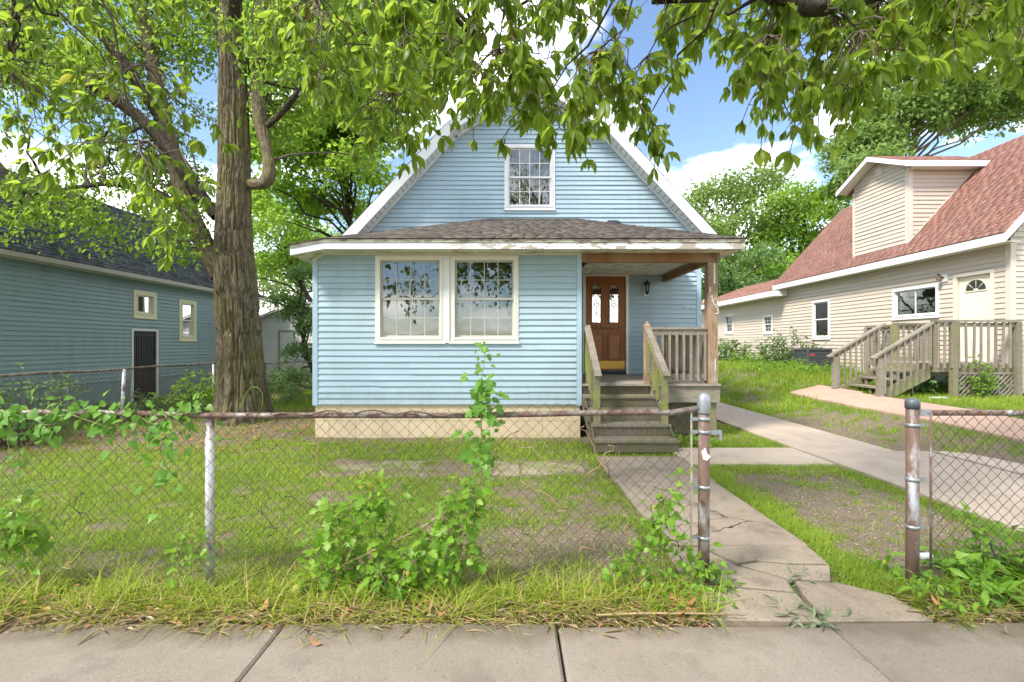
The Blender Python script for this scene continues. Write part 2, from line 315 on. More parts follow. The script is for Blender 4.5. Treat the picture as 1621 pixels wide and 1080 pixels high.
def leaf_objs(P, D, Nn, L, T, key, mat, wr, parent, name='leaf'):
    me = leaf_proto(T, key, mat, wr)
    for i in range(len(P)):
        d = Vector(D[i]).normalized(); s = d.cross(Vector(Nn[i])).normalized(); n = s.cross(d)
        M = Matrix(((d.x, s.x, n.x, 0), (d.y, s.y, n.y, 0), (d.z, s.z, n.z, 0), (0,0,0,1)))
        obj(name, me, parent, Matrix.Translation(Vector(P[i])) @ M @ Matrix.Diagonal((L[i], L[i], L[i], 1)))
def big_first(P, L, n):      # indices of the leaves that show largest from the street, then the rest
    P = np.asarray(P); d = np.linalg.norm(P - np.array((0,0,H)), axis=1)
    vis = (P[:,1] > .8) & (np.abs(P[:,0]) < P[:,1]*1.1) & ((P[:,2]-H) < P[:,1]*.74)
    o = np.argsort(-(L/d)*(vis + 1e-3)); return o[:n], o[n:]
def rdir(n): return unit(rng.normal(size=(n,3)))

# ------------------------------------------------------------------ terrain and paving
def ground_z(x, y):
    x = np.asarray(x, float); y = np.asarray(y, float)
    r = sstep(5.9, 8.2, x); z = .45*r*sstep(2.6, 8.5, y) + .32*r*sstep(10, 17, y)
    paved = (sstep(1.0,1.25,x)*sstep(2.55,2.35,x)*sstep(6.9,6.6,y)) + sstep(4.15,4.35,x)*sstep(5.8,5.6,x)
    return z - .03 + .035*(fbm2(x, y, 1.3, 5)-.5)*(1-np.clip(paved,0,1)) + .05*(1-r)*sstep(3.1,4.5,y)*sstep(1.1,.4,x)*0
def blob(x, y, cx, cy, rx, ry): return np.clip(1.25 - ((x-cx)/rx)**2 - ((y-cy)/ry)**2, 0, 1)
def bare(x, y):
    x = np.asarray(x, float); y = np.asarray(y, float); n = fbm2(x, y, 1.7, 20)-.5; n2 = fbm2(x, y, 5.5, 24)-.5
    b = sstep(2.45,2.75,x+n*.5)*sstep(4.25,3.85,x+n*.5)*sstep(2.9,3.5,y)*sstep(6.25,6.0,y)*1.0
    b = np.maximum(b, blob(x,y,.45,3.85,1.25,.42)*.95); b = np.maximum(b, blob(x,y,-1.85,5.0,.45,.22)*.95)
    b = np.maximum(b, sstep(5.65,5.85,y)*sstep(6.75,6.5,y)*sstep(-2.6,-2.2,x)*sstep(1.4,1.2,x)*.80)
    b = np.maximum(b, sstep(7.55,7.95,y)*sstep(8.4,8.2,y)*sstep(-3.8,-3.4,x)*sstep(4.2,3.8,x)*.8)
    b = np.maximum(b, blob(x,y,-5.6,9.2,2.2,2.4)*.85); b = np.maximum(b, sstep(-6.3,-7.2,x)*sstep(5.,6.,y)*.85)
    b = np.maximum(b, sstep(5.6,5.8,x)*sstep(7.3,6.6,x)*sstep(3.5,5,y)*sstep(11.5,9.5,y)*.85)
    b = np.maximum(b, sstep(-1.9,.2,x)*sstep(2.2,1.6,x)*sstep(2.9,3.1,y)*sstep(6.6,4.6,y)*.42); b = np.maximum(b, sstep(3.9,3.4,y)*sstep(2.7,2.9,y)*sstep(1.4,1.1,x)*.42); b = np.maximum(b, sstep(2.95,2.75,y)*.9); b = np.maximum(b, blob(x,y,6.6,13.5,.7,2)*.5)
    n3 = fbm2(x, y, 13, 28)-.5; return np.clip(b*.80 + n*1.5 + n2*1.9 + n3*1.8 + .15, 0, 1)
gx = np.concatenate([np.linspace(-400,-14,14)[:-1], np.arange(-14,16.01,.1), np.linspace(16,400,14)[1:]])
gy = np.concatenate([np.linspace(-200,-3,10)[:-1], np.arange(-3,26.01,.1), np.linspace(26,900,18)[1:]])
XX, YY = np.meshgrid(gx, gy); ZZ = ground_z(XX, YY); nx, ny = len(gx), len(gy)
idx = np.arange(nx*ny).reshape(ny, nx)
FQ = np.stack([idx[:-1,:-1], idx[:-1,1:], idx[1:,1:], idx[1:,:-1]], -1).reshape(-1,4)
n = N('soil_and_turf'); p = n.pos(); d1 = n.mix(n.noise(p, 7, 8, .65), (.105,.08,.055), (.225,.175,.125)); d1 = n.mix(n.noise(p, 90, 3, .6, .55, .75), d1, (.38,.33,.27))
g1 = n.mix(n.noise(p, 9, 7, .6), (.07,.09,.02), (.14,.20,.03)); bf = n.math('ADD', n.attr('rnd'), n.math('MULTIPLY', n.math('SUBTRACT', n.noise(p, 12, 6, .7), .5), .7))
r = n.new('ShaderNodeMapRange'); r.inputs[1].default_value = .2; r.inputs[2].default_value = .75; n.l.new(bf, r.inputs[0])
n.bump(n.noise(p, 45, 7, .7), .8, .02); soil = n.done(n.mix(r.outputs[0], g1, d1), .95, 0, .15)
struct(obj('ground', np_mesh('ground', np.stack([XX,YY,ZZ],-1).reshape(-1,3), FQ, soil, bare(XX,YY).ravel(), True)))

def slab(parent, name, mat, poly, ztop, th=.1, bev=.012, zf=None):
    n = len(poly); c = Vector((sum(p[0] for p in poly)/n, sum(p[1] for p in poly)/n))
    z = (lambda x, y: ztop) if zf is None else (lambda x, y: zf(x, y) + ztop)
    ins = []
    for p in poly:
        v = Vector(p[:2]) - c; ins.append(c + v*(1 - bev*1.6/max(v.length,.05)))
    vs = [(p[0],p[1],z(*p[:2])-th) for p in poly] + [(p[0],p[1],z(*p[:2])-bev) for p in poly] + [(q.x,q.y,z(q.x,q.y)) for q in ins]
    fs = [(i,(i+1)%n,n+(i+1)%n,n+i) for i in range(n)] + [(n+i,n+(i+1)%n,2*n+(i+1)%n,2*n+i) for i in range(n)] + [tuple(range(2*n,3*n))]
    return MB().add(vs, fs).obj(name, mat, parent)
def setting(name, loc=(0,0,0)):
    o = bpy.data.objects.new(name, None); finish(o, None, Matrix.Translation(loc)); return struct(o)
def rect(x0,x1,y0,y1): return [(x0,y0),(x1,y0),(x1,y1),(x0,y1)]
sw = setting('sidewalk', (0,1.9,0)); J = [-1.27 + 1.52*k for k in range(-4, 6)]
for i in range(len(J)-1):
    g = .007; x0, x1 = J[i]+g, J[i+1]-g
    yf = 2.64 + .03*math.sin(i*2.3); slab(sw, 'slab', MT['sidewalk'], [(x0,1.0),(x1,1.0),(x1,yf),((x0+x1)/2,yf+.015),(x0,yf)], .012 + .006*math.sin(i*1.7))
wk = setting('front_walk', (1.8,4.5,0)); g = .008
slab(wk,'slab',MT['walk'],rect(1.2,2.32,3.72,5.40),.008); slab(wk,'slab',MT['walk'],rect(1.17,2.34,5.42,6.62),.012)
# the slab at the gate is cracked into pieces
ck = [[(1.12,2.69),(1.75,2.67),(1.80,2.98),(1.40,3.06),(1.14,3.10)],[(1.14,3.12),(1.41,3.08),(1.80,3.0),(1.84,3.16),(1.60,3.36),(1.45,3.68),(1.17,3.70)],
      [(1.62,3.37),(1.855,3.17),(2.12,3.14),(2.26,3.36),(1.98,3.37),(1.78,3.42)],[(1.47,3.69),(1.61,3.39),(1.77,3.44),(1.98,3.39),(2.27,3.38),(2.31,3.70)],
      [(1.78,2.67),(2.40,2.68),(2.38,2.95),(2.14,3.12),(1.87,3.14),(1.82,2.98)]]
for i, c in enumerate(ck):
    mx, my = sum(p[0] for p in c)/len(c), sum(p[1] for p in c)/len(c); c = [(mx+(p[0]-mx)*.975, my+(p[1]-my)*.965) for p in c]
    slab(wk, 'slab_fragment', MT['walk'], c, .008 + (.001,-.002,.0,.002,.002)[i], bev=.006)
slab(wk,'slab',MT['drive'],rect(2.36,4.26,6.24,7.2),.008)
for i, (a, b) in enumerate(((-2.3,-.95),(-.93,.1),(.12,1.14))): slab(wk, 'slab', MT['walk'], [(a,5.85),(b,5.8),(b,6.55),(a,6.5)], -.031)
dv = setting('driveway', (5,8,0))
for a, b in ((7.0,9.1),(9.12,12.2),(12.22,16.0),(16.02,22)): slab(dv,'slab',MT['drive'],rect(4.30,5.66,a,b-.01),.006,.12,.01)
slab(dv,'slab',MT['drive'],[(4.30,2.72),(6.1,2.72),(6.1,6.98),(4.30,6.98)],.01,.12,.01)
slab(dv,'slab',MT['drive'],[(6.12,2.72),(8.4,2.72),(7.9,6.6),(6.12,6.9)],.03,.12,.01)
pt = setting('red_path', (7.8,9,.3))
for i in range(5):
    a = 5.6 + i*1.35; b = a+1.34; slab(pt, 'slab', MT['path'], [(7.2,a),(8.0+.15*(i>3),a),(8.0,b),(7.22,b)], .045, .12, .01, lambda x, y: float(ground_z(x,y)))
ro = setting('road', (0,-6,0)); slab(ro,'asphalt',m_concrete('asphalt',(.055,.055,.055),(.075,.073,.07),.5,.3),rect(-60,60,-10,-3.2),-.06)
slab(ro,'kerb',MT['sidewalk'],rect(-60,60,-3.19,-3.04),.03)

# ------------------------------------------------------------------ wall builders
def plank(parent, mat, O, U, Nn, a, b, z0, z1, a1=None, b1=None, t=.023, name='siding_plank', var=0):
    """one clapboard on the wall plane through O: from a to b along U, bottom z0, top z1, out along Nn"""
    a1 = a if a1 is None else a1; b1 = b if b1 is None else b1
    O, U, Nn = Vector(O), Vector(U), Vector(Nn); P = lambda s, z, n: Vector((O.x, O.y, 0)) + U*s + Nn*n + Vector((0,0,z))
    if name == 'siding_plank' and min(b,b1)-max(a,a1) > 1.5 and random.random() < .75:
        c = max(a,a1)+(min(b,b1)-max(a,a1))*random.uniform(.15,.85)
        plank(parent, mat, O, U, Nn, a, c-.0012, z0, z1, a1, c-.0012, t, 'siding_plank '); plank(parent, mat, O, U, Nn, c+.0012, b, z0, z1, c+.0012, b1, t+.002, 'siding_plank '); return
    name = name.strip(); l = .012; za, zb_ = z0+random.gauss(0,.0025), z0+random.gauss(0,.0025); t = t*random.uniform(.85,1.12)
    p = [P(a,za,0),P(b,zb_,0),P(b,zb_,t),P(a,za,t), P(a1,z1,0),P(b1,z1,0),P(b1,z1,.003),P(a1,z1,.003)]
    p2 = [P(a,za+l,t),P(b,zb_+l,t)]
    m_ = MB().add(p + p2, [(0,1,5,4),(0,3,2,1),(3,8,9,2),(8,7,6,9),(4,5,6,7),(1,2,9,6,5),(0,4,7,8,3)])
    return m_.obj(name, mat, parent)
def siding(parent, mat, O, U, Nn, ext, z0, z1, pitch, holes=()):
    """ext(z) -> (a,b) extent at height z; holes (a,b,z0,z1)"""
    k = 0; z = z0
    while z < z1 - .02:
        zt = min(z + pitch, z1); (a, b), (a1, b1) = ext(z), ext(zt)
        if b - a < .06:
            z += pitch; continue
        a += .004; b -= .004; cuts = sorted((h[0], h[1]) for h in holes if h[2] < zt - .012 and h[3] > z + .012)
        s, s1 = a, a1
        for c0, c1 in cuts:
            if c0 - s > .02: plank(parent, mat, O, U, Nn, s, c0, z, zt + .004, s1, c0)
            s = s1 = max(s, c1)
        if b - s > .02: plank(parent, mat, O, U, Nn, s, b, z, zt + .004, s1, max(b1, s1 + .001))
        z += pitch
def wall_core(parent, mat, O, U, Nn, a, b, z0, z1, holes=(), th=.1, name='wall_core'):
    """solid wall behind the clapboards with real openings"""
    O, U, Nn = Vector(O), Vector(U), Vector(Nn); P = lambda s, z, n: Vector((O.x, O.y, 0)) + U*s + Nn*n + Vector((0,0,z))
    us = sorted({a, b, *[h[0] for h in holes], *[h[1] for h in holes]}); vs = sorted({z0, z1, *[h[2] for h in holes], *[h[3] for h in holes]})
    mb = MB()
    for i in range(len(us)-1):
        for j in range(len(vs)-1):
            cu, cv = (us[i]+us[i+1])/2, (vs[j]+vs[j+1])/2
            if any(h[0] < cu < h[1] and h[2] < cv < h[3] for h in holes): continue
            u0,u1,v0,v1 = us[i],us[i+1],vs[j],vs[j+1]
            mb.hexa([P(u0,v0,-.002),P(u1,v0,-.002),P(u1,v0,-th),P(u0,v0,-th),P(u0,v1,-.002),P(u1,v1,-.002),P(u1,v1,-th),P(u0,v1,-th)])
    return mb.obj(name, mat, parent)
def obox(O, U, Nn, a, b, z0, z1, n0, n1, mb=None):
    O, U, Nn = Vector(O), Vector(U), Vector(Nn); P = lambda s, z, n: Vector((O.x, O.y, 0)) + U*s + Nn*n + Vector((0,0,z))
    return (mb or MB()).hexa([P(a,z0,n0),P(b,z0,n0),P(b,z0,n1),P(a,z0,n1),P(a,z1,n0),P(b,z1,n0),P(b,z1,n1),P(a,z1,n1)])
def frame(O, U, Nn, a, b, z0, z1, w, n0, n1, wb=None, wt=None, mb=None):
    wb = w if wb is None else wb; wt = w if wt is None else wt; mb = mb or MB()
    obox(O,U,Nn,a,b,z1-wt,z1,n0,n1,mb); obox(O,U,Nn,a,b,z0,z0+wb,n0,n1,mb)
    obox(O,U,Nn,a,a+w,z0+wb,z1-wt,n0,n1,mb); obox(O,U,Nn,b-w,b,z0+wb,z1-wt,n0,n1,mb); return mb
def hung_window(house, O, U, Nn, a, b, z0, z1, trim, sash, glass, grid=None, tw=.09, label=None, split=.5, back=True, slide=False, sashmat2=None):
    """outer trim rectangle (a,b,z0,z1); window > frame, sash, pane, muntin, sill, curtain"""
    w = frame(O,U,Nn,a,b,z0,z1,tw,-.03,.03).obj('window', trim, house)
    i = .022; frame(O,U,Nn,a+tw-.03,b-tw+.03,z0+tw-.03,z1-tw+.03,i+.012,.028,.042).obj('frame', trim, w)
    a2,b2,y0,y1 = a+tw,b-tw,z0+tw,z1-tw
    obox(O,U,Nn,a-.015,b+.015,z0-.028,z0-.001,.0,.052).obj('sill', trim, w)
    if slide: parts = [(a2,(a2+b2)/2+.02,y0,y1,-.012),((a2+b2)/2-.02,b2,y0,y1,-.034)]
    else: ym = y0+(y1-y0)*split; parts = [(a2,b2,ym-.018,y1,-.012),(a2,b2,y0,ym+.018,-.036)]
    for (sa,sb,sz0,sz1,nn) in parts:
        sw_ = .035; frame(O,U,Nn,sa,sb,sz0,sz1,sw_,nn-.02,nn,sw_*1.15).obj('sash', sash, w)
        ga,gb,gz0,gz1 = sa+sw_,sb-sw_,sz0+sw_*1.15,sz1-sw_
        c, r_ = grid or (1,1); mw = .014
        for k in range(1,c): x = ga+(gb-ga)*k/c; obox(O,U,Nn,x-mw/2,x+mw/2,gz0,gz1,nn-.016,nn-.004).obj('muntin', sash, w)
        for k in range(1,r_):
            z = gz0+(gz1-gz0)*k/r_
            for q in range(c): x0=ga+(gb-ga)*q/c; x1=ga+(gb-ga)*(q+1)/c; obox(O,U,Nn,x0+(mw/2+.001)*(q>0),x1-(mw/2+.001)*(q<c-1),z-mw/2,z+mw/2,nn-.016,nn-.005).obj('muntin', sash, w)
        for q in range(c):
            for t_ in range(r_):
                x0=ga+(gb-ga)*q/c+.004; x1=ga+(gb-ga)*(q+1)/c-.004; h0=gz0+(gz1-gz0)*t_/r_+.004; h1=gz0+(gz1-gz0)*(t_+1)/r_-.004
                obox(O,U,Nn,x0,x1,h0,h1,nn-.012,nn-.009).obj('pane', glass, w)
    if grid == (4,2) and z1 < 4: obox(O,U,Nn,a2-.03,b2+.03,y0-.03,y0+(y1-y0)*.47,-.20,-.195).obj('curtain_or_backing', MT['lace_or_reflection'], w)  # pale sheet: bright reflection of the lower sash painted in as colour
    if back: obox(O,U,Nn,a2-.04,b2+.04,y0-.04,y1+.04,-.24,-.235).obj('curtain_or_backing', MT['curtain_or_backing'], w)
    return w
def shingles(parent, mat, A, B, C, D, course=.14, tab=.30, lift=.012, seed=1, name='shingles', extra=0):
    """tabs over the roof quad: A-B along the eave, D-C along the ridge; parallel eave and ridge"""
    r_ = random.Random(seed); A,B,C,D = map(Vector,(A,B,C,D)); up = ((D-A)*.5+(C-B)*.5); e = (B-A).normalized(); nrm = e.cross(D-A).normalized()
    if nrm.z < 0: nrm = -nrm
    hgt = ((D-A) - e*((D-A).dot(e))).length; nC = max(1, int(round(hgt/course))); V=[]; Fc=[]; rn=[]
    for k in range(nC):
        t0, t1 = k/nC, min(1,(k+1.15)/nC); L0, R0, L1, R1 = A.lerp(D,t0), B.lerp(C,t0), A.lerp(D,t1), B.lerp(C,t1); w = (R0-L0).length
        if w < .05: continue
        s = -r_.random()*tab
        while s < w:
            tw = tab*r_.choice((.5,.8,1,1,1.2)); s0, s1 = max(0,s), min(w,s+tw-.008); s += tw
            if s1-s0 < .02: continue
            f0, f1 = s0/w, s1/w; th = lift*(.7+.7*r_.random()); j = r_.uniform(-.012,.012); o = (L0-L1).normalized()*j if k else Vector()
            p = [L0.lerp(R0,f0)+o, L0.lerp(R0,f1)+o, L1.lerp(R1,f1), L1.lerp(R1,f0)]; b=len(V)
            V += [tuple(p[0]+nrm*.001),tuple(p[1]+nrm*.001),tuple(p[2]),tuple(p[3]),tuple(p[0]+nrm*th),tuple(p[1]+nrm*th),tuple(p[2]+nrm*.003),tuple(p[3]+nrm*.003)]
            Fc += [(b,b+1,b+5,b+4),(b+4,b+5,b+6,b+7),(b+1,b+2,b+6,b+5),(b+3,b,b+4,b+7)]; rn += [r_.random()]*8
    return stuff(obj(name, np_mesh(name, V, Fc, mat, rn), parent))

# ------------------------------------------------------------------ the blue house
bh = thing('blue_house', (.4,10.7,0), 'light blue gambrel house with brown front door and corner porch', 'house')
FY, MY = 8.15, 10.70; UX, NF = (1,0,0), (0,-1,0); OF, OM = (0,FY,0), (0,MY,0)
FX0, FX1, MX0, MX1 = -3.41, 1.185, -3.45, 4.25
win_l, win_r = (-2.345,-1.06,1.615,3.10), (-1.135,.11,1.615,3.10)
win_holes = [(-2.345+.05,.11-.05,1.66,3.05)]
front = wall_core(bh, MT['blue'], OF, UX, NF, FX0, FX1, .54, 3.14, [(-2.30,-1.20,1.66,3.06),(-1.02,.065,1.66,3.06)], name='front_wall')
siding(front, MT['blue'], OF, UX, NF, lambda z:(FX0+.075,FX1-.075), .545, 3.12, .1045, [(-2.345,.11,1.615,3.10)])
for x0,x1 in ((FX0-.012,FX0+.075),(FX1-.075,FX1+.01)): box('corner_board', MT['blue_trim'], front, x0,x1,FY-.026,FY+.06,.53,3.125)
box('soffit_trim', MT['offwhite'], front, FX0+.2,FX1,FY-.036,FY-.004,3.112,3.138)
MB().prism([(FX0-.01,FY-.036,3.00),(FX0+.2,FY-.036,3.112),(FX0+.2,FY-.036,3.138),(FX0-.01,FY-.036,3.028)],(0,.03,0)).obj('soffit_trim', MT['offwhite'], front)
for (a,b,c,d) in ((-2.345,-1.155,1.615,3.105),(-1.065,.11,1.615,3.105)):
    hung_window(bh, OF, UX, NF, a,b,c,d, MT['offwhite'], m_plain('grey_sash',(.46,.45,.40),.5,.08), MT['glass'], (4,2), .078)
box('window_mullion', MT['white'], front, -1.152,-1.068,FY-.05,FY+.02,1.60,3.105)
left = wall_core(bh, MT['blue'], (FX0,FY,0),(0,1,0),(-1,0,0),.0,2.5,.54,3.14,name='left_room_wall'); siding(left, MT['blue'], (FX0,FY,0),(0,1,0),(-1,0,0),lambda z:(.07,2.5),.545,3.12,.1045)
porchside = wall_core(bh, MT['blue'], (FX1,FY,0),(0,1,0),(1,0,0),.0,2.5,.54,3.14,name='porch_side_wall'); siding(porchside, MT['blue'], (FX1,FY,0),(0,1,0),(1,0,0),lambda z:(.07,2.54),.92,3.12,.1045)
fd = box('foundation', MT['found'], bh, FX0+.03,FX1-.02,FY+.028,FY+.2,-.1,.545)
for r_ in range(2):
    z0, z1 = (-.05,.255) if r_ == 0 else (.262,.535); x = FX0+.02; k = 0
    while x < FX1-.02:
        w = .46 if (k or r_) else .24; x1 = min(x+w-.006, FX1-.01); box('block', MT['found'], fd, x,x1,FY+.012,FY+.03,z0,z1); x += w; k += 1
MB().box(FX0+.03,FX0+.2,FY+.2,MY,-.1,.54).obj('foundation', MT['found'], bh)
# main body: front wall with door, gable above
prof_out = [(.4-4.32,3.72),(.4-1.80,6.43),(.4,7.58),(.4+1.80,6.43),(.4+4.32,3.72)]
def gamb(z, off=0.):   # inside half width of the gambrel at height z
    z = z + .19
    if z >= 6.43+off: return max(0., 1.80*(7.58-z)/(7.58-6.43))
    return min(3.85, 1.80 + (6.43-z)*(4.32-1.80)/(6.43-3.72))
dz0, dz1, dx0, dx1 = .95, 3.16, 1.60, 2.63
low = wall_core(bh, MT['blue'], OM, UX, NF, FX1-.02, MX1, .5, 3.3, [(1.66,2.57,.99,3.12)], name='porch_wall')
siding(low, MT['blue'], OM, UX, NF, lambda z:(FX1+.005,MX1-.09), .92, 3.26, .1045, [(dx0,dx1,.5,3.17)])
box('corner_board', MT['blue_trim'], low, MX1-.09,MX1+.012,MY-.026,MY+.06,.5,3.3)
gz = MB(); gp = [(MX0,MY,3.3),(MX1,MY,3.3),(.4+gamb(3.95),MY,3.95)] + [(.4+gamb(z),MY,z) for z in (4.6,5.4,6.24,6.8,7.3)] + [(.4,MY,7.38)] + [(.4-gamb(z),MY,z) for z in (7.3,6.8,6.24,5.4,4.6,3.95)]
UW = (-.17,.97,4.62,6.09)
zl_ = [(3.3,3.85),(3.95,gamb(3.95)),(4.70,gamb(4.70)),(5.4,gamb(5.4)),(6.01,gamb(6.01)),(6.24,gamb(6.24)),(6.8,gamb(6.8)),(7.3,gamb(7.3)),(7.38,.005)]
for (za,ha),(zb_,hb) in zip(zl_[:-1],zl_[1:]):
    if 4.69 < za < 6.0:   # beside the window
        for sa,sb,sc,sd in ((.4-ha,UW[0]+.07,UW[0]+.07,.4-hb),(UW[1]-.07,.4+ha,.4+hb,UW[1]-.07)): gz.prism([(sa,MY+.1,za),(sb,MY+.1,za),(sc,MY+.1,zb_),(sd,MY+.1,zb_)],(0,-.098,0))
    else: gz.prism([(.4-ha,MY+.1,za),(.4+ha,MY+.1,za),(.4+hb,MY+.1,zb_),(.4-hb,MY+.1,zb_)],(0,-.098,0))
gable = gz.obj('gable_wall', MT['blue'], bh)
UW = (-.17,.97,4.62,6.09)
siding(gable, MT['blue'], OM, UX, NF, lambda z:(.4-gamb(z)+.05,.4+gamb(z)-.05), 3.5, 7.3, .1045, [UW,(.4-.29,.4+.29,6.93,7.40)])
hung_window(bh, (0,MY-.004,0), UX, NF, *UW, MT['white'], MT['white'], MT['glass'], (4,2), .085)
box('drip_cap', MT['blue_trim'], gable, UW[0]-.02,UW[1]+.02,MY-.03,MY-.004,UW[2]-.085,UW[2]-.032)
# arched gable vent with louvres
gv = MB(); arc = [(.4+.29*math.cos(a),MY-.045,7.12+.29*math.sin(a)) for a in np.linspace(0,math.pi,13)] + [(.4-.29,MY-.045,6.93),(.4+.29,MY-.045,6.93)]
inn = [(.4+.235*math.cos(a),MY-.045,7.12+.235*math.sin(a)) for a in np.linspace(0,math.pi,13)] + [(.4-.235,MY-.045,6.98),(.4+.235,MY-.045,6.98)]
nA = len(arc); gv.add(arc+inn+[(x,y+.045,z) for x,y,z in arc]+[(x,y+.045,z) for x,y,z in inn], [(i,(i+1)%nA,nA+(i+1)%nA,nA+i) for i in range(nA)]+[(i,2*nA+i,2*nA+(i+1)%nA,(i+1)%nA) for i in range(nA)]+[(nA+i,nA+(i+1)%nA,3*nA+(i+1)%nA,3*nA+i) for i in range(nA)])
gvo = gv.obj('gable_vent', MT['white'], bh)
for k in range(6):
    z = 7.0+.055*k; hw = .235 if z < 7.12 else math.sqrt(max(.235**2-(z+.02-7.12)**2,.001)); MB().hexa([(.4-hw,MY-.04,z),(.4+hw,MY-.04,z),(.4+hw,MY-.012,z+.022),(.4-hw,MY-.012,z+.022),(.4-hw,MY-.04,z+.012),(.4+hw,MY-.04,z+.012),(.4+hw,MY-.012,z+.034),(.4-hw,MY-.012,z+.034)]).obj('louvre', MT['white'], gvo)
# main roof: shingled slopes, rake boards, vented rake soffit
RY0 = 10.36; roof = MB()
for i in range(4):
    (x0,z0),(x1,z1) = prof_out[i],prof_out[i+1]; roof.hexa([(x0,RY0,z0-.14),(x1,RY0,z1-.14),(x1,20,z1-.14),(x0,20,z0-.14),(x0,RY0,z0),(x1,RY0,z1),(x1,20,z1),(x0,20,z0)])
roof = roof.obj('main_roof', MT['roof_brown'], bh)
for i,(s) in enumerate((0,1,2,3)):
    (x0,z0),(x1,z1) = prof_out[i],prof_out[i+1]
    if i > 1: (x0,z0),(x1,z1) = (x1,z1),(x0,z0)
    shingles(roof, MT['roof_brown'], (x0,RY0-.03,z0+.012),(x0,20,z0+.012),(x1,20,z1+.012),(x1,RY0-.03,z1+.012), .15,.32,seed=i)
for i in range(4):
    (x0,z0),(x1,z1) = prof_out[i],prof_out[i+1]; t = Vector((x1-x0,0,z1-z0)).normalized(); nn = Vector((-t.z,0,t.x)); nn = -nn if nn.z > 0 else nn
    a,b = Vector((x0,RY0-.03,z0+.004)),Vector((x1,RY0-.03,z1+.004)); MB().prism([a,b,b+nn*.215,a+nn*.215],(0,.028,0)).obj('rake_board', MT['white'], roof)
    a,b = Vector((x0,RY0,z0))+nn*.2,Vector((x1,RY0,z1))+nn*.2; L = (b-a).length; k = 0; s = 0
    while s < L-.02:   # vented soffit pieces
        e = min(L,s+.14); q = [a+t*s*1.0, a+t*(e-.012), a+t*(e-.012)+nn*.01, a+t*s+nn*.01]; MB().prism([(v.x,RY0-.002,v.z) for v in q],(0,MY-RY0-.02,0)).obj('soffit_panel', MT['offwhite'] if k%2 else MT['white'], roof); s = e; k += 1
    a,b = a+nn*.012,b+nn*.012; MB().prism([(a.x,MY-.05,a.z),(b.x,MY-.05,b.z),(b.x+nn.x*.04,MY-.05,b.z+nn.z*.04),(a.x+nn.x*.04,MY-.05,a.z+nn.z*.04)],(0,.045,0)).obj('rake_trim', MT['white'], roof)
for x in (MX0,MX1):
    sgn = -1 if x < 0 else 1; O = (x,MY,0); sw2 = wall_core(bh, MT['blue'], O,(0,1,0),(sgn,0,0),.0,9.2,.0,3.9,name='side_wall'); siding(sw2, MT['blue'], O,(0,1,0),(sgn,0,0),lambda z:(.07,9.2),.54,3.8,.1045)
box('rear_wall', MT['blue'], bh, MX0,MX1,19.85,19.95,0,3.9); box('chimney', m_concrete('brick_stack',(.30,.26,.24),(.36,.32,.29),.2,.5), bh, -3.55,-3.15,14.5,14.9,4.2,6.1)
# porch hip roof, drooping at the left corner
EZ = 3.30; A0,A1,A2 = (-3.62,7.75,3.20),(-3.08,7.75,EZ),(3.80,7.75,EZ); T0,T1 = (-.45,MY-.02,4.40),(1.39,MY-.02,4.40)
B0,B2 = (-3.62,MY-.02,3.20),(3.80,MY-.02,EZ)
pr = MB().add([A0,A1,A2,B2,T1,T0,B0],[(1,2,4,5),(0,1,5),(0,5,6),(2,3,4)])
for q in list(pr.v): pass
nv = len(pr.v); pr.add([(x,y,z-.03) for x,y,z in pr.v],[(5,4,2,1),(5,1,0),(6,5,0),(4,3,2)])
pr = pr.obj('porch_roof', MT['roof_brown'], bh)
up = lambda p, d=.012: (p[0],p[1],p[2]+d)
shingles(pr, MT['roof_brown'], (A1[0],7.70,EZ+.0),(A2[0]+.03,7.70,EZ+.0),up(T1),up(T0), .12,.22,.012,5)
shingles(pr, MT['roof_brown'], (A2[0]+.04,7.72,EZ),(A2[0]+.04,MY-.02,EZ),up(T1,.013),(T1[0]-.01,T1[1]-.02,T1[2]+.013), .12,.22,.012,6)
shingles(pr, MT['roof_brown'], (-3.66,MY-.02,3.20),(-3.66,7.71,3.20),(T0[0]-.01,T0[1]-.02,T0[2]+.013),up(T0,.013), .12,.22,.012,7)
stuff(MB().add([(-3.66,7.70,3.205),(A1[0],7.70,EZ+.012),up(T0,.02),(-3.66,7.70,3.19),(A1[0],7.70,EZ-.004)],[(0,1,2),(3,4,1,0)]).obj('hip_shingles', MT['roof_brown'], pr))
def fasc(name, mat, y0, y1, zlo, zhi):
    zl = lambda x: EZ - (.10*(A1[0]-x)/(A1[0]-A0[0]) if x < A1[0] else 0)
    xs_ = [A0[0]-.005,A1[0],A2[0]+.004]; f=[(x,y0,zl(x)+zlo) for x in xs_]+[(x,y0,zl(x)+zhi) for x in xs_]; b=[(x,y1,z) for x,_,z in f]
    return MB().add(f+b,[(0,1,4,3),(1,2,5,4),(6,9,10,7),(7,10,11,8),(0,6,7,1),(1,7,8,2),(3,4,10,9),(4,5,11,10),(0,3,9,6),(2,8,11,5)]).obj(name, mat, pr)
fasc('fascia', MT['fascia'], 7.735, 7.76, -.165, -.055); fasc('drip_board', MT['drip'], 7.722, 7.76, -.053, -.006)
for x in (A0[0],A2[0]-.03): box('side_fascia', MT['white'], pr, x,x+.028,7.765,MY-.02,EZ-.165-(.1 if x<0 else 0),EZ-.012-(.1 if x<0 else 0))
x = -3.06; k = 0
while x < 3.76:
    x1 = min(x+.30,3.77); box('soffit_panel', MT['soffit'], pr, x,x1-.006,7.765,FY-.01 if x < 1.15 else MY-.03,3.140+.002*(k%2),3.15); x += .30; k += 1
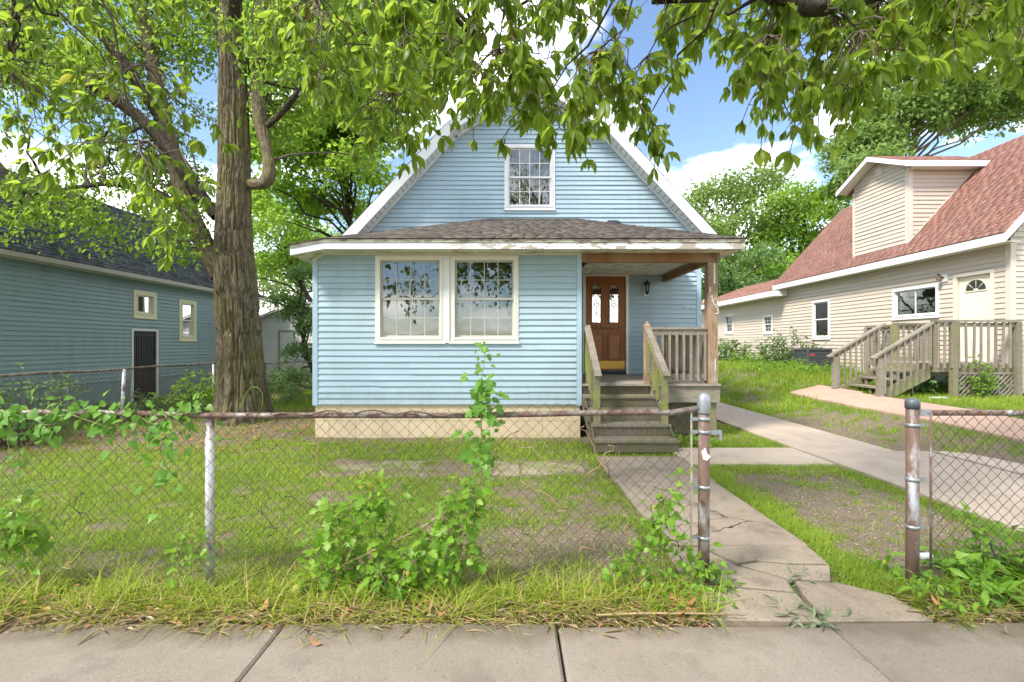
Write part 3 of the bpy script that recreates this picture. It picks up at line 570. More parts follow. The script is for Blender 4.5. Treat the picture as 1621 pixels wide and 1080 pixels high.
MB().hexa([(-3.6,7.765,3.035),(-3.07,7.765,3.138),(-3.07,FY-.01,3.138),(-3.6,FY-.01,3.035),(-3.6,7.765,3.05),(-3.07,7.765,3.15),(-3.07,FY-.01,3.15),(-3.6,FY-.01,3.05)]).obj('soffit_panel', MT['soffit'], pr)
MB().hexa([(-3.6,FY-.008,3.035),(-3.42,FY-.008,3.065),(-3.42,MY,3.065),(-3.6,MY,3.035),(-3.6,FY-.008,3.05),(-3.42,FY-.008,3.08),(-3.42,MY,3.08),(-3.6,MY,3.05)]).obj('soffit_panel', MT['soffit'], pr)
for x in (-.75,2.25): MB().hexa([(x-.16,10.35,4.18),(x+.16,10.35,4.18),(x+.14,10.6,4.30),(x-.14,10.6,4.30),(x-.12,10.37,4.27),(x+.12,10.37,4.27),(x+.1,10.6,4.36),(x-.1,10.6,4.36)]).obj('roof_vent', MT['black'], pr)
# porch: beams, post, deck, stairs, railings
pc = box('porch_beam', MT['wood_beam'], bh, 1.20,3.56,8.12,8.20,2.985,3.137)
box('side_beam', MT['wood_beam'], bh, 3.40,3.48,8.204,MY-.03,2.985,3.137); box('beam_plate', MT['wood'], pc, 3.50,3.563,8.106,8.118,2.98,3.13)
post = box('porch_post', MT['wood_post'], bh, 3.365,3.53,8.125,8.29,.905,2.984)
box('nailed_strip', MT['offwhite'], post, 3.455,3.485,8.118,8.1245,2.62,2.97); box('nailed_strip', MT['zinc'], post, 3.475,3.492,8.116,8.1245,.95,1.33); box('pale_patch', MT['mark'], post, 3.395,3.408,8.1215,8.1248,2.48,2.56)
def glyph(segs, x, z, s):   # house-number strokes
    mb = MB()
    for pts in segs: mb.tube([(x+px*s,8.119,z+pz*s) for px,pz in pts], .0055, 5)
    return mb
circ = lambda cx,cz,rx,rz,a0=0,a1=360,n=10: [(cx+rx*math.cos(R(a)),cz+rz*math.sin(R(a))) for a in np.linspace(a0,a1,n)]
for sgs,(x,z) in (([[(0,0),(0,1)],[(0,1),(-.25,.75)]],(3.43,2.30)),([circ(.3,.5,.3,.5)],(3.452,2.245)),([circ(.25,.76,.25,.24,150,-80,8),circ(.25,.27,.27,.27,80,-150,8)],(3.475,2.10))):
    glyph(sgs,x,z,.12).obj('house_number', MT['mark'], post)
deck = box('porch_deck', MT['wood'], bh, 1.20,3.57,8.20,MY-.03,.66,.862)
x = 8.135
y = 8.10
while y < MY-.06: box('deck_board', MT['wood_deck'], deck, 1.192,3.575,y,min(y+.136,MY-.03),.866,.90); y += .141
box('rim_board', MT['wood'], deck, 2.38,3.575,8.14,8.18,.58,.862); box('rim_board', MT['wood'], deck, 3.535,3.575,8.185,MY-.04,.58,.862)
box('support_post', MT['wood_moss'], deck, 3.42,3.54,8.20,8.32,.0,.60); box('skirt_panel', MT['wood_step'], deck, 2.40,3.40,8.35,8.38,.0,.60); box('skirt_panel', MT['wood_moss'], deck, 3.50,3.53,8.34,MY-.05,.02,.60)
stairs = thing('porch_steps', (1.8,7.5,0), 'weathered wooden steps with mossy handrails up to the corner porch', 'steps')
noses = [6.90,7.21,7.53,7.85]
for k, y in enumerate(noses):
    z = .18*(k+1); x0, x1 = (1.20,2.44) if k == 0 else (1.205,2.42)
    box('tread', MT['wood_tread'], stairs, x0,x1,y-.02,y+.145,z-.036,z); box('tread', MT['wood_tread'], stairs, x0,x1,y+.152,y+.312,z-.036,z)
    box('riser', MT['wood_step'], stairs, x0+.01,x1-.01,y+.005,y+.03,z-.178,z-.038)
box('riser', MT['wood_step'], stairs, 1.21,2.37,8.165,8.195,.73,.862)
for x in (1.205,2.40): MB().prism([(x,6.95,0),(x,7.25,0),(x,8.16,.5),(x,8.16,.68),(x,7.86,.68),(x,7.54,.5),(x,7.22,.32),(x,6.95,.14)],(.02,0,0)).obj('stringer', MT['wood_step'], stairs)
for x, xo in ((1.30,1),(2.335,-1)):
    box('post', MT['wood_moss'], stairs, x-.045,x+.045,7.215,7.30,.363,1.075)
    if x < 2: box('post', MT['wood_moss'], stairs, x-.042,x+.042,8.20,8.285,.905,1.82)
    MB().beam((x,7.13,1.09),(x,8.22,1.90),.105,.036).obj('handrail', MT['wood'], stairs)
    MB().beam((x+.0,7.30,.985),(x,8.20,1.655),.04,.13).obj('rail_band', MT['wood_moss'], stairs); MB().beam((x,7.31,.53),(x,8.20,1.10),.04,.09).obj('rail_band', MT['wood'], stairs)
    for t in (.22,.42,.62,.82): yy = 7.30+.9*t; z = .985+.67*t; MB().box(x-.055,x-.022,yy-.035,yy+.035,z-.43,z+.06).obj('baluster', MT['wood_moss'], stairs)
def newel(parent, x, y, z0, z1, mat):
    o = box('newel_post', mat, parent, x-.047,x+.047,y-.047,y+.047,z0,z1)
    MB().add([(x-.05,y-.05,z1+.001),(x+.05,y-.05,z1+.001),(x+.05,y+.05,z1+.001),(x-.05,y+.05,z1+.001),(x-.05,y-.05,z1+.04),(x+.05,y-.05,z1+.04),(x+.05,y+.05,z1+.04),(x-.05,y+.05,z1+.04),(x-.028,y-.028,z1+.075),(x+.028,y-.028,z1+.075),(x+.028,y+.028,z1+.075),(x-.028,y+.028,z1+.075),(x,y,z1+.13)],
      [(3,2,1,0),(0,1,5,4),(1,2,6,5),(2,3,7,6),(3,0,4,7),(4,5,9,8),(5,6,10,9),(6,7,11,10),(7,4,8,11),(8,9,12),(9,10,12),(10,11,12),(11,8,12)]).obj('finial', mat, o)
newel(bh, 2.335,8.20,.905,1.86,MT['wood_post']); newel(bh, 3.42,10.45,.905,1.86,MT['wood_post'])
rl = MB().beam((2.385,8.20,1.855),(3.364,8.20,1.855),.10,.035).obj('porch_railing', MT['wood'], bh)
box('rail_band', MT['wood'], rl, 2.386,3.362,8.175,8.21,1.735,1.836); box('rail_band', MT['wood'], rl, 2.386,3.362,8.18,8.215,.99,1.07)
for i in range(8): x = 2.47+i*.122; box('baluster', MT['wood'], rl, x-.018,x+.018,8.138,8.173,.955,1.79)
rs = MB().beam((3.42,8.295,1.855),(3.42,10.40,1.855),.10,.035).obj('side_railing', MT['wood'], bh)
box('rail_band', MT['wood'], rs, 3.41,3.445,8.296,10.40,1.735,1.836); box('rail_band', MT['wood_beam'], rs, 3.41,3.445,8.296,10.40,.99,1.07)
for i in range(16): y = 8.40+i*.125; box('baluster', MT['wood'], rs, 3.372,3.407,y-.018,y+.018,.955,1.79)
# front door
dr = MB(); D0,D1,Z0,Z1 = 1.665,2.565,1.0,3.115
door = MB(); DY = MY+.005
lites = [(1.80,2.02),(2.20,2.42)]; lz0, lz1 = 2.07, 2.80; arch = .14
door.box(D0,1.80,DY,DY+.045,Z0,Z1).box(2.02,2.20,DY,DY+.045,Z0,Z1).box(2.42,D1,DY,DY+.045,Z0,Z1)
for a,b in lites:
    door.box(a,b,DY,DY+.045,Z0,lz0)
    c=(a+b)/2; hw=(b-a)/2; pts=[(c+hw*math.cos(t),DY,lz1+arch*math.sin(t)) for t in np.linspace(0,math.pi,9)]
    for i in range(8): p,q=pts[i],pts[i+1]; door.hexa([(q[0],DY,q[2]),(p[0],DY,p[2]),(p[0],DY+.045,p[2]),(q[0],DY+.045,q[2]),(q[0],DY,Z1),(p[0],DY,Z1),(p[0],DY+.045,Z1),(q[0],DY+.045,Z1)])
door = door.obj('front_door', MT['door'], bh); door['label'] = 'stained brown door with two arched leaded lights and brass kick plate'
for a,b in lites:
    c=(a+b)/2; hw=(b-a)/2; MB().prism([(a,DY+.028,lz0),(b,DY+.028,lz0)]+[(c+hw*math.cos(t),DY+.028,lz1+arch*math.sin(t)) for t in np.linspace(0,math.pi,9)],(0,.004,0)).obj('pane', MT['lite'], door)
    o=MB(); pts=[(a,DY-.006,lz0),(b,DY-.006,lz0)]+[(c+hw*math.cos(t),DY-.006,lz1+arch*math.sin(t)) for t in np.linspace(0,math.pi,9)]; o.tube(pts+[pts[0]],.013,6); o.obj('glass_bead', MT['door'], door)
    o=MB()
    for q in (.2,.5,.8): o.tube([(a+.02,DY+.022,lz0+(lz1-lz0)*q),(c,DY+.022,lz0+(lz1-lz0)*(q+.12)),(b-.02,DY+.022,lz0+(lz1-lz0)*q)],.006,5)
    o.tube([(c,DY+.022,lz0),(c,DY+.022,lz1+arch)],.004,5); o.tube([(c+.05*math.cos(t),DY+.022,2.5+.08*math.sin(t)) for t in np.linspace(0,6.28,13)],.006,5); o.obj('leading', MT['black'], door)
    MB().box(a-.0,b,DY-.012,DY-.001,1.24,1.78).obj('raised_panel', MT['door_panel'], door); frame((0,DY,0),UX,NF,a-.035,b+.035,1.205,1.815,.02,.0,.016).obj('panel_moulding', MT['door'], door)
    MB().box(a-.02,b+.02,DY+.20,DY+.21,lz0-.05,lz1+.2).obj('curtain_or_backing', m_plain('lace_or_reflection',(.5,.5,.48),.9), door)
o=MB()
for k in range(7): x=1.82+k*.1; o.tube([(x-.05,DY-.004,1.90),(x,DY-.010,1.98),(x+.05,DY-.004,1.90)],.011,5)
o.obj('carved_band', MT['door'], door); box('kick_plate', MT['brass'], door, D0+.02,D1-.02,DY-.006,DY-.001,1.03,1.21)
MB().lathe((0,0,0),[(.004,0),(.03,.004),(.03,.01),(.012,.014),(.012,.035),(.028,.05),(.026,.065),(.004,.072)],12).obj('door_knob', MT['brass'], door, Matrix.Translation((1.735,DY-.001,1.93)) @ Matrix.Rotation(R(90),4,'X'), True)
MB().lathe((0,0,0),[(.004,0),(.028,.002),(.028,.012),(.004,.016)],12).obj('deadbolt', MT['brass'], door, Matrix.Translation((1.735,DY-.001,2.09)) @ Matrix.Rotation(R(90),4,'X'), True)
fr = MB(); fr.box(1.60,1.662,MY-.03,MY+.05,.92,3.17).box(2.568,2.63,MY-.03,MY+.05,.92,3.17).box(1.664,2.566,MY-.03,MY+.05,3.118,3.17); fr.obj('door_frame', MT['offwhite'], bh)
box('threshold', MT['black'], bh, 1.664,2.566,MY-.05,MY+.05,.905,.985); box('mailbox', MT['black'], bh, 1.50,1.57,MY-.06,MY-.02,2.55,2.68)
lx, lz = 3.02, 2.84; lamp = MB().box(lx-.055,lx+.055,MY-.035,MY-.017,lz-.17,lz+.06).obj('wall_lantern', MT['white'], bh)
MB().lathe((lx,MY-.11,lz),[(.006,.20),(.012,.16),(.02,.15),(.085,.10),(.09,.085),(.06,.08)],8).obj('lantern_cap', MT['black'], lamp); MB().lathe((lx,MY-.11,lz),[(.004,-.16),(.03,-.13),(.045,-.10),(.05,-.08),(.02,-.075)],8).obj('lantern_base', MT['black'], lamp)
MB().lathe((lx,MY-.11,lz),[(.042,-.08),(.058,.082)],8).obj('lantern_glass', MT['glass_dim'], lamp); o=MB()
for k in range(4): a=R(45+90*k); o.tube([(lx+.044*math.cos(a),MY-.11+.044*math.sin(a),lz-.08),(lx+.06*math.cos(a),MY-.11+.06*math.sin(a),lz+.083)],.006,5)
o.tube([(lx,MY-.035,lz-.02),(lx,MY-.07,lz-.12),(lx,MY-.11,lz-.13)],.009,6); o.obj('lantern_cage', MT['black'], lamp)

# ------------------------------------------------------------------ teal neighbour on the left
th = thing('teal_house', (-13.8,12,0), 'weathered teal clapboard house with dark slate roof and cream window trim', 'house')
LX = -10.4; OL, UL, NL = (LX,0,0), (0,1,0), (1,0,0); LY0, LY1 = 4.0, 19.1
lw1, lw2, ldr, bw = (13.0,13.84,2.33,3.09), (14.78,15.58,1.70,3.0), (12.93,13.90,-.05,2.02), (10.62,11.10,.16,.60)
lwall = wall_core(th, MT['teal'], OL, UL, NL, LY0, LY1, .6, 3.4, [(h[0]+.05,h[1]-.05,h[2]+.05,h[3]-.05) for h in (lw1,lw2)]+[(12.99,13.84,.0,1.96)], name='side_wall')
siding(lwall, MT['teal'], OL, UL, NL, lambda z:(LY0,LY1), .62, 3.36, .104, [lw1,lw2,ldr])
lf = wall_core(th, MT['concrete_dk'], (LX-.03,0,0), UL, NL, LY0, LY1-.05, -.1, .615, [(12.99,13.84,-.1,.62),(bw[0]+.03,bw[1]-.03,bw[2]+.03,bw[3]-.03)], name='foundation')
hung_window(th, OL, UL, NL, *lw1, MT['cream'], MT['white'], MT['glass_dim'], None, .13, slide=True); hung_window(th, OL, UL, NL, *lw2, MT['cream'], MT['white'], MT['glass_dim'], None, .13)
ld = obox(OL,UL,NL,13.0,13.83,.0,1.95,-.06,-.02).obj('security_door', MT['black'], th)
for k in range(9): y=13.06+k*.09; MB().tube([(LX-.012,y,.04),(LX-.012,y,1.92)],.009,5).obj('bar', MT['black'], ld)
for z in (.1,.95,1.85): obox(OL,UL,NL,13.02,13.81,z-.02,z+.02,-.018,.004).obj('bar', MT['black'], ld)
frame(OL,UL,NL,12.93,13.90,-.06,2.02,.06,-.02,.03,.01).obj('door_frame', MT['offwhite'], th)
bwo = frame(OL,UL,NL,*bw,.035,-.05,.0).obj('basement_window', MT['offwhite'], th); obox(OL,UL,NL,bw[0]+.03,bw[1]-.03,.37,.395,-.045,-.01).obj('sash', MT['offwhite'], bwo); obox(OL,UL,NL,bw[0]+.03,bw[1]-.03,.19,.57,-.09,-.085).obj('pane', MT['glass_dim'], bwo); obox(OL,UL,NL,bw[0]-.1,bw[1]+.1,.05,.7,-.3,-.28).obj('curtain_or_backing', MT['dark'], bwo)
ex, rz, rx = LX+.28, 6.45, -14.1
lr = MB().hexa([(ex,LY0-.3,3.36),(ex,LY1+.25,3.36),(rx,LY1+.25,rz-.12),(rx,LY0-.3,rz-.12),(ex,LY0-.3,3.47),(ex,LY1+.25,3.47),(rx,LY1+.25,rz),(rx,LY0-.3,rz)])
lr.hexa([(rx,LY0-.3,rz-.12),(rx,LY1+.25,rz-.12),(rx-4,LY1+.25,3.36),(rx-4,LY0-.3,3.36),(rx,LY0-.3,rz),(rx,LY1+.25,rz),(rx-4,LY1+.25,3.47),(rx-4,LY0-.3,3.47)]); lr = lr.obj('roof', MT['roof_dark'], th)
shingles(lr, MT['roof_dark'], (ex+.03,LY0-.3,3.475),(ex+.03,LY1+.27,3.475),(rx,LY1+.27,rz+.02),(rx,LY0-.3,rz+.02), .15,.33,.014,9)
o = MB().box(ex,ex+.09,LY0-.3,LY1+.25,3.355,3.46).obj('gutter', m_plain('gutter',(.42,.38,.32),.5,.15), lr); MB().box(LX+.004,ex,LY0,LY1,3.35,3.358).obj('soffit', MT['offwhite'], lr)
for y in (LY1,): MB().prism([(LX,y,3.4),(rx,y,rz-.15),(rx-3.7,y,3.4),(rx-3.7,y,0),(LX,y,0)],(0,-.1,0)).obj('rear_wall', MT['teal'], th)
MB().prism([(LX,LY0,3.4),(rx,LY0,rz-.15),(rx-3.7,LY0,3.4),(rx-3.7,LY0,0),(LX,LY0,0)],(0,.1,0)).obj('front_wall', MT['teal'], th)

# ------------------------------------------------------------------ beige neighbour on the right
rh = thing('beige_house', (13,15,.5), 'beige vinyl sided house with red shingle roof and gabled dormer', 'house')
RX = 11.0; OR, UR, NR = (RX,0,0), (0,1,0), (-1,0,0); RY1, RYM, RYE = 10.45, 19.0, 27.5
w1,w2,w3,w4,rd = (12.18,13.68,2.30,3.17),(16.36,17.32,1.78,3.17),(19.95,20.72,2.05,2.85),(23.5,24.4,2.15,3.10),(10.80,11.80,1.17,3.27)
rwall = wall_core(rh, MT['beige'], OR, UR, NR, RY1, RYE, .5, 3.95, [(h[0]+.05,h[1]-.05,h[2]+.05,h[3]-.05) for h in (w1,w2,w3,w4)]+[(10.87,11.70,1.18,3.22)], name='side_wall')
siding(rwall, MT['beige'], OR, UR, NR, lambda z:(RY1+.09,RYM+.3), .86, 3.84, .118, [w1,w2,rd]); siding(rwall, MT['beige'], (RX-.003,0,0), UR, NR, lambda z:(RYM+.31,RYE), .86, 3.66, .118, [w3,w4])
box('corner_board', MT['beige_trim'], rwall, RX-.03,RX+.09,RY1-.03,RY1+.09,.6,3.9)
box('skirting', MT['white'], rh, RX-.012,RX+.05,RY1+.1,RYE,.3,.855)
fr_ = wall_core(rh, MT['beige'], (0,RY1,0),(1,0,0),(0,-1,0),RX,15.6,.5,3.95,name='front_wall'); siding(fr_, MT['beige'], (0,RY1,0),(1,0,0),(0,-1,0),lambda z:(RX+.09,15.6),.6,3.9,.118)
MB().prism([(RX,RY1,3.95),(13.4,RY1,6.85),(15.8,RY1,3.95)],(0,.1,0)).obj('front_gable', MT['beige'], fr_)
siding(fr_, MT['beige'], (0,RY1,0),(1,0,0),(0,-1,0),lambda z:(RX+(z-3.95)*.83+.02,15.8-(z-3.95)*.83-.02),3.95,6.8,.118)
sm = m_plain('white_sash',(.72,.72,.70),.5,.05)
hung_window(rh,OR,UR,NR,*w1,MT['white'],sm,MT['glass_dim'],None,.08,slide=True); hung_window(rh,OR,UR,NR,*w2,MT['white'],sm,MT['glass_dim'],None,.08); hung_window(rh,OR,UR,NR,*w3,MT['white'],sm,MT['glass_dim'],(3,2),.07); hung_window(rh,OR,UR,NR,*w4,MT['white'],sm,MT['glass_dim'],(3,2),.07)
rdo = obox(OR,UR,NR,10.87,11.70,1.18,3.22,-.10,-.055).obj('side_door', m_plain('cream_door',(.80,.77,.60),.45,.04), rh); frame(OR,UR,NR,10.79,11.79,1.15,3.31,.08,-.11,.03,.02).obj('door_frame', m_plain('worn_casing',(.66,.60,.52),.6,.12), rh)
dm = m_plain('cream_panel',(.78,.74,.56),.45,.05)
for a in (10.95,11.33): obox(OR,UR,NR,a,a+.29,2.02,2.75,-.055,-.047).obj('raised_panel', dm, rdo); obox(OR,UR,NR,a,a+.29,1.32,1.90,-.055,-.047).obj('raised_panel', dm, rdo)
cy, cz, rr = 11.285, 2.86, .25
for k in range(4):   # fan light
    a0,a1=R(45*k+4),R(45*k+41); pts=[(RX+.050,cy+q*math.cos(a),cz+q*math.sin(a)) for q,a in [(.07,a0)]+[(rr,a0+(a1-a0)*i/4) for i in range(5)]+[(.07,a1)]]; MB().prism(pts,(-.004,0,0)).obj('pane', m_plain('dark_lite',(.05,.06,.05),.12,.05), rdo)
MB().tube([(RX+.046,cy+.27*math.cos(a),cz+.27*math.sin(a)) for a in np.linspace(0,math.pi,15)],.014,6).obj('fan_moulding', dm, rdo); MB().tube([(RX+.046,cy-.28,cz-.01),(RX+.046,cy+.28,cz-.01)],.014,6).obj('fan_moulding', dm, rdo)
MB().lathe((0,0,0),[(.004,0),(.03,.01),(.012,.02),(.028,.05),(.004,.07)],10).obj('door_knob', MT['brass'], rdo, Matrix.Translation((RX+.05,11.63,2.1)) @ Matrix.Rotation(R(-90),4,'Y'), True)
wlp = obox(OR,UR,NR,11.93,12.07,3.17,3.36,.02,.05).obj('wall_light', MT['white'], rh); MB().tube([(RX-.05,12.02,3.27),(RX-.13,12.05,3.30),(RX-.16,12.06,3.38)],.018,6).obj('lamp_arm', MT['black'], wlp); MB().lathe((RX-.15,12.05,3.26),[(.01,.06),(.05,.04),(.06,-.04),(.02,-.05)],10).obj('lamp_head', m_plain('bronze',(.2,.14,.08),.4,.1,8,.1,60,.7), wlp)
# main roof
eX, eZ, gX, gZ, ry0, ry1 = 10.62, 3.99, 13.4, 7.05, 10.2, 19.25
rr_ = MB().hexa([(eX,ry0,eZ-.14),(eX,ry1,eZ-.14),(gX,ry1,gZ-.14),(gX,ry0,gZ-.14),(eX,ry0,eZ),(eX,ry1,eZ),(gX,ry1,gZ),(gX,ry0,gZ)]).hexa([(gX,ry0,gZ-.14),(gX,ry1,gZ-.14),(16.2,ry1,eZ-.14),(16.2,ry0,eZ-.14),(gX,ry0,gZ),(gX,ry1,gZ),(16.2,ry1,eZ),(16.2,ry0,eZ)]).obj('main_roof', MT['roof_red'], rh)
shingles(rr_, MT['roof_red'], (eX-.02,ry0-.02,eZ+.005),(eX-.02,ry1+.02,eZ+.005),(gX,ry1+.02,gZ+.016),(gX,ry0-.02,gZ+.016), .125,.21,.010,21)
box('fascia', MT['white'], rr_, eX-.025,eX-.002,ry0,ry1,eZ-.2,eZ-.015); box('soffit', MT['offwhite'], rr_, eX,RX-.03,ry0+.02,ry1,eZ-.19,eZ-.175)
for y0 in (ry0-.025,ry1+.002): MB().prism([(eX-.02,y0,eZ),(gX,y0,gZ+.01),(gX,y0,gZ-.2),(eX-.02,y0,eZ-.2)],(0,.024,0)).obj('rake_board', MT['white'], rr_); 
MB().prism([(gX,ry0-.025,gZ+.01),(16.2,ry0-.025,eZ),(16.2,ry0-.025,eZ-.2),(gX,ry0-.025,gZ-.2)],(0,.024,0)).obj('rake_board', MT['white'], rr_)
MB().prism([(RX,ry1-.2,3.9),(gX,ry1-.2,gZ-.2),(15.8,ry1-.2,3.9),(15.8,ry1-.2,.5),(RX+.1,ry1-.2,.5)],(0,.1,0)).obj('rear_gable', MT['beige'], rh)
# rear wing
wg = MB().hexa([(10.42,19.28,3.62),(10.42,27.8,3.62),(13.6,27.8,4.8),(13.6,19.28,4.8),(10.42,19.28,3.74),(10.42,27.8,3.74),(13.6,27.8,4.92),(13.6,19.28,4.92)]).obj('wing_roof', MT['roof_red'], rh)
shingles(wg, MT['roof_red'], (10.40,19.28,3.75),(10.40,27.8,3.75),(13.6,27.8,4.94),(13.6,19.28,4.94), .15,.32,.012,22)
box('fascia', MT['white'], wg, 10.385,10.415,18.9,27.8,3.52,3.735); box('soffit', MT['offwhite'], wg, 10.418,RX-.03,18.9,27.8,3.53,3.545); box('fascia_return', MT['white'], wg, 10.42,10.97,18.87,18.9,3.52,3.735)
box('rear_wall', MT['beige'], rh, RX+.1,15.5,RYE-.1,RYE,.4,4.2)
# dormer
DX, dy0, dy1, dez = 10.97, 13.10, 15.20, 6.42; droof = lambda x: eZ+(x-eX)*(gZ-eZ)/(gX-eX); mid = (dy0+dy1)/2
dfr = MB().prism([(DX+.002,dy0,droof(DX)),(DX+.002,dy1,droof(DX)),(DX+.002,dy1,dez+.17),(DX+.002,mid,dez+.665),(DX+.002,dy0,dez+.17)],(.08,0,0)).obj('dormer', MT['beige'], rh)
siding(dfr, MT['beige'], (DX,0,0), UR, NR, lambda z:(dy0+.09+max(0,(z-dez-.13)*2.1),dy1-.07-max(0,(z-dez-.13)*2.1)), droof(DX)+.02, dez+.60, .118)
for a,b in ((dy0-.02,dy0+.09),(dy1-.07,dy1+.02)): obox((DX,0,0),UR,NR,a,b,droof(DX)-.02,dez,.0,.03).obj('corner_board', MT['beige_trim'], dfr)
sx = lambda z: min(12.9, eX+(z-eZ)*(gX-eX)/(gZ-eZ)-.03)
MB().prism([(DX+.085,dy0+.06,droof(DX+.08)),(sx(dez),dy0+.06,dez),(DX+.085,dy0+.06,dez)],(0,-.058,0)).obj('dormer_side', MT['beige'], dfr)
siding(dfr, MT['beige'], (0,dy0,0),(1,0,0),(0,-1,0), lambda z:(DX+.10,max(DX+.1,sx(z))), droof(DX)+.02, dez-.0, .118)
box('corner_board', MT['beige_trim'], dfr, DX-.03,DX+.10,dy0-.03,dy0-.002,droof(DX)-.02,dez)
MB().prism([(DX,dy1,droof(DX)),(sx(dez),dy1,dez),(DX,dy1,dez)],(0,-.05,0)).obj('dormer_side', MT['beige'], dfr)
MB().prism([(DX+.08,dy0-.012,droof(DX+.08)+.01),(sx(dez),dy0-.012,dez),(sx(dez)-.05,dy0-.012,dez),(DX+.03,dy0-.012,droof(DX+.08)+.01)],(0,-.012,0)).obj('flashing', MT['beige_trim'], dfr)
ov = .30; dpk = dez+.06+(mid-dy0+ov)*.47; ez_ = dez+.06
drm = MB()
for s,(ya,yb) in enumerate(((dy0-ov,mid),(dy1+ov,mid))): drm.hexa([(DX-.35,ya,ez_),(13.3,ya,ez_),(13.3,yb,dpk),(DX-.35,yb,dpk),(DX-.35,ya,ez_+.07),(13.3,ya,ez_+.07),(13.3,yb,dpk+.07),(DX-.35,yb,dpk+.07)])
drm = drm.obj('dormer_roof', MT['roof_red'], rh)
for sd,(ya,yb) in enumerate(((dy0-ov-.01,mid),(dy1+ov+.01,mid))):
    shingles(drm, MT['roof_red'], (DX-.37,ya,ez_+.075),(13.25,ya,ez_+.075),(13.25,yb,dpk+.085),(DX-.37,yb,dpk+.085), .14,.30,.012,30+sd)
    MB().prism([(DX-.375,ya,ez_-.07),(DX-.375,yb,dpk-.07),(DX-.375,yb,dpk+.07),(DX-.375,ya,ez_+.07)],(.022,0,0)).obj('rake_board', MT['white'], drm)
    MB().hexa([(DX-.35,ya,ez_-.02),(DX,ya,ez_-.02),(DX,yb,dpk-.02),(DX-.35,yb,dpk-.02),(DX-.35,ya,ez_-.004),(DX,ya,ez_-.004),(DX,yb,dpk-.004),(DX-.35,yb,dpk-.004)]).obj('soffit', MT['offwhite'], drm)
box('fascia', MT['white'], drm, DX-.35,12.95,dy0-ov-.03,dy0-ov-.012,ez_-.09,ez_+.065); box('soffit', MT['offwhite'], drm, DX-.1,12.9,dy0-ov,dy0-.03,ez_-.085,ez_-.07)
box('louvre_box', MT['beige_trim'], dfr, DX-.03,DX-.002,mid-.12,mid+.12,dez+.20,dez+.44)

# ------------------------------------------------------------------ wooden side deck of the beige house
dk = thing('side_deck', (9.8,11,.45), 'greying wooden deck with stairs and lattice at the beige house side door', 'deck')
DZ = 1.17; gz0 = .42; wd = MT['wood']; wm = m_wood('deck_rail_wood', (.16,.135,.09), (.30,.265,.19), (.20,.21,.06), .55)
y = 10.32
while y < 11.7: box('deck_board', MT['wood_deck'], dk, 9.15,RX-.02,y,y+.13,DZ-.035,DZ); y += .136
y = 11.69
while y < 13.8: box('deck_board', MT['wood_deck'], dk, 10.28,RX-.02,y,y+.13,DZ-.035,DZ); y += .136
for a in ((9.15,RX-.02,10.30,10.34),(9.15,9.19,10.345,11.7),(10.28,10.32,11.71,13.8)): box('rim_board', wm, dk, *a, DZ-.19,DZ-.037)
for (x,y_,z0) in ((9.17,10.27,DZ-.19),(9.55,10.25,gz0),(10.93,10.25,gz0),(9.42,11.68,gz0),(10.30,13.75,.55),(10.30,11.75,.5)): box('post', wm if x < 9.6 else wd, dk, x-.055,x+.055,y_-.055,y_+.055,z0,2.06)
def railing(a, b, n, zt=2.09, zb=DZ+.02):
    a, b = Vector(a), Vector(b); MB().beam((a.x,a.y,zt),(b.x,b.y,zt),.13,.04).obj('top_rail', wd, dk); MB().beam((a.x,a.y,zt-.09),(b.x,b.y,zt-.09),.035,.09).obj('rail_band', wd, dk)
    for i in range(n):
        p = a.lerp(b,(i+.5)/n); t = random.uniform(-.02,.02); d = (b-a).normalized(); nn = Vector((d.y,-d.x,0))*.036
        MB().beam((p.x+nn.x,p.y+nn.y,DZ-.10),(p.x+nn.x+d.x*t,p.y+nn.y+d.y*t,zt-.03),.036,.036,(d.x,d.y,0)).obj('baluster', wd, dk)
railing((9.10,10.25,0),(9.56,10.25,0),3); railing((9.56,10.25,0),(10.98,10.25,0),9); railing((10.30,11.75,0),(10.30,13.75,0),12); railing((9.42,11.68,0),(10.3,11.72,0),6); railing((10.30,13.75,0),(10.97,13.75,0),4)
for k in range(4):
    z = DZ-.187*(k+1); x1 = 9.15-.29*k; box('tread', wd, dk, x1-.31,x1-.005,10.42,11.62,z-.038,z); 
    for yy in (10.55,11.0,11.5): box('riser_block', wd, dk, x1-.27,x1-.24,yy-.04,yy+.04,gz0-.02,z-.04)
for yy in (10.36,11.65):
    MB().prism([(9.15,yy,DZ-.04),(9.15,yy,DZ-.33),(8.30,yy,gz0-.02),(7.95,yy,gz0-.02),(7.95,yy,gz0+.06)],(0,.04,0)).obj('stringer', wm, dk)
    yo = yy-.09 if yy < 11 else yy+.05
    box('post', wd, dk, 7.92,8.03,yo-.05,yo+.05,.38,1.27); MB().beam((7.80,yo,1.27),(9.18,yo,2.09),.12,.04).obj('handrail', wd, dk); MB().beam((7.97,yo,1.28),(9.15,yo,1.99),.035,.09).obj('rail_band', wd, dk)
    for i in range(8): t=(i+.6)/8.4; x=7.97+1.18*t; zb=gz0+.05+t*.72; MB().beam((x,yo-.036,zb),(x+random.uniform(-.015,.015),yo-.036,zb+.86),.034,.034,(1,0,0)).obj('baluster', wd, dk)
lat = frame((0,10.27,0),(1,0,0),(0,-1,0),9.62,10.97,.38,DZ-.19,.05,.0,.02).obj('lattice', wd, dk)
for k in range(22):
    c = 9.2+k*.105; z0, z1 = .40, DZ-.2; pa, pb = c, c+(z1-z0)
    a, b = max(pa,9.62), min(pb,10.97)
    if b-a > .06: MB().beam((a,10.262,z0+(a-pa)),(b,10.262,z0+(b-pa)),.006,.038,(-.7,0,.7)).obj('lattice_slat', wd, lat)
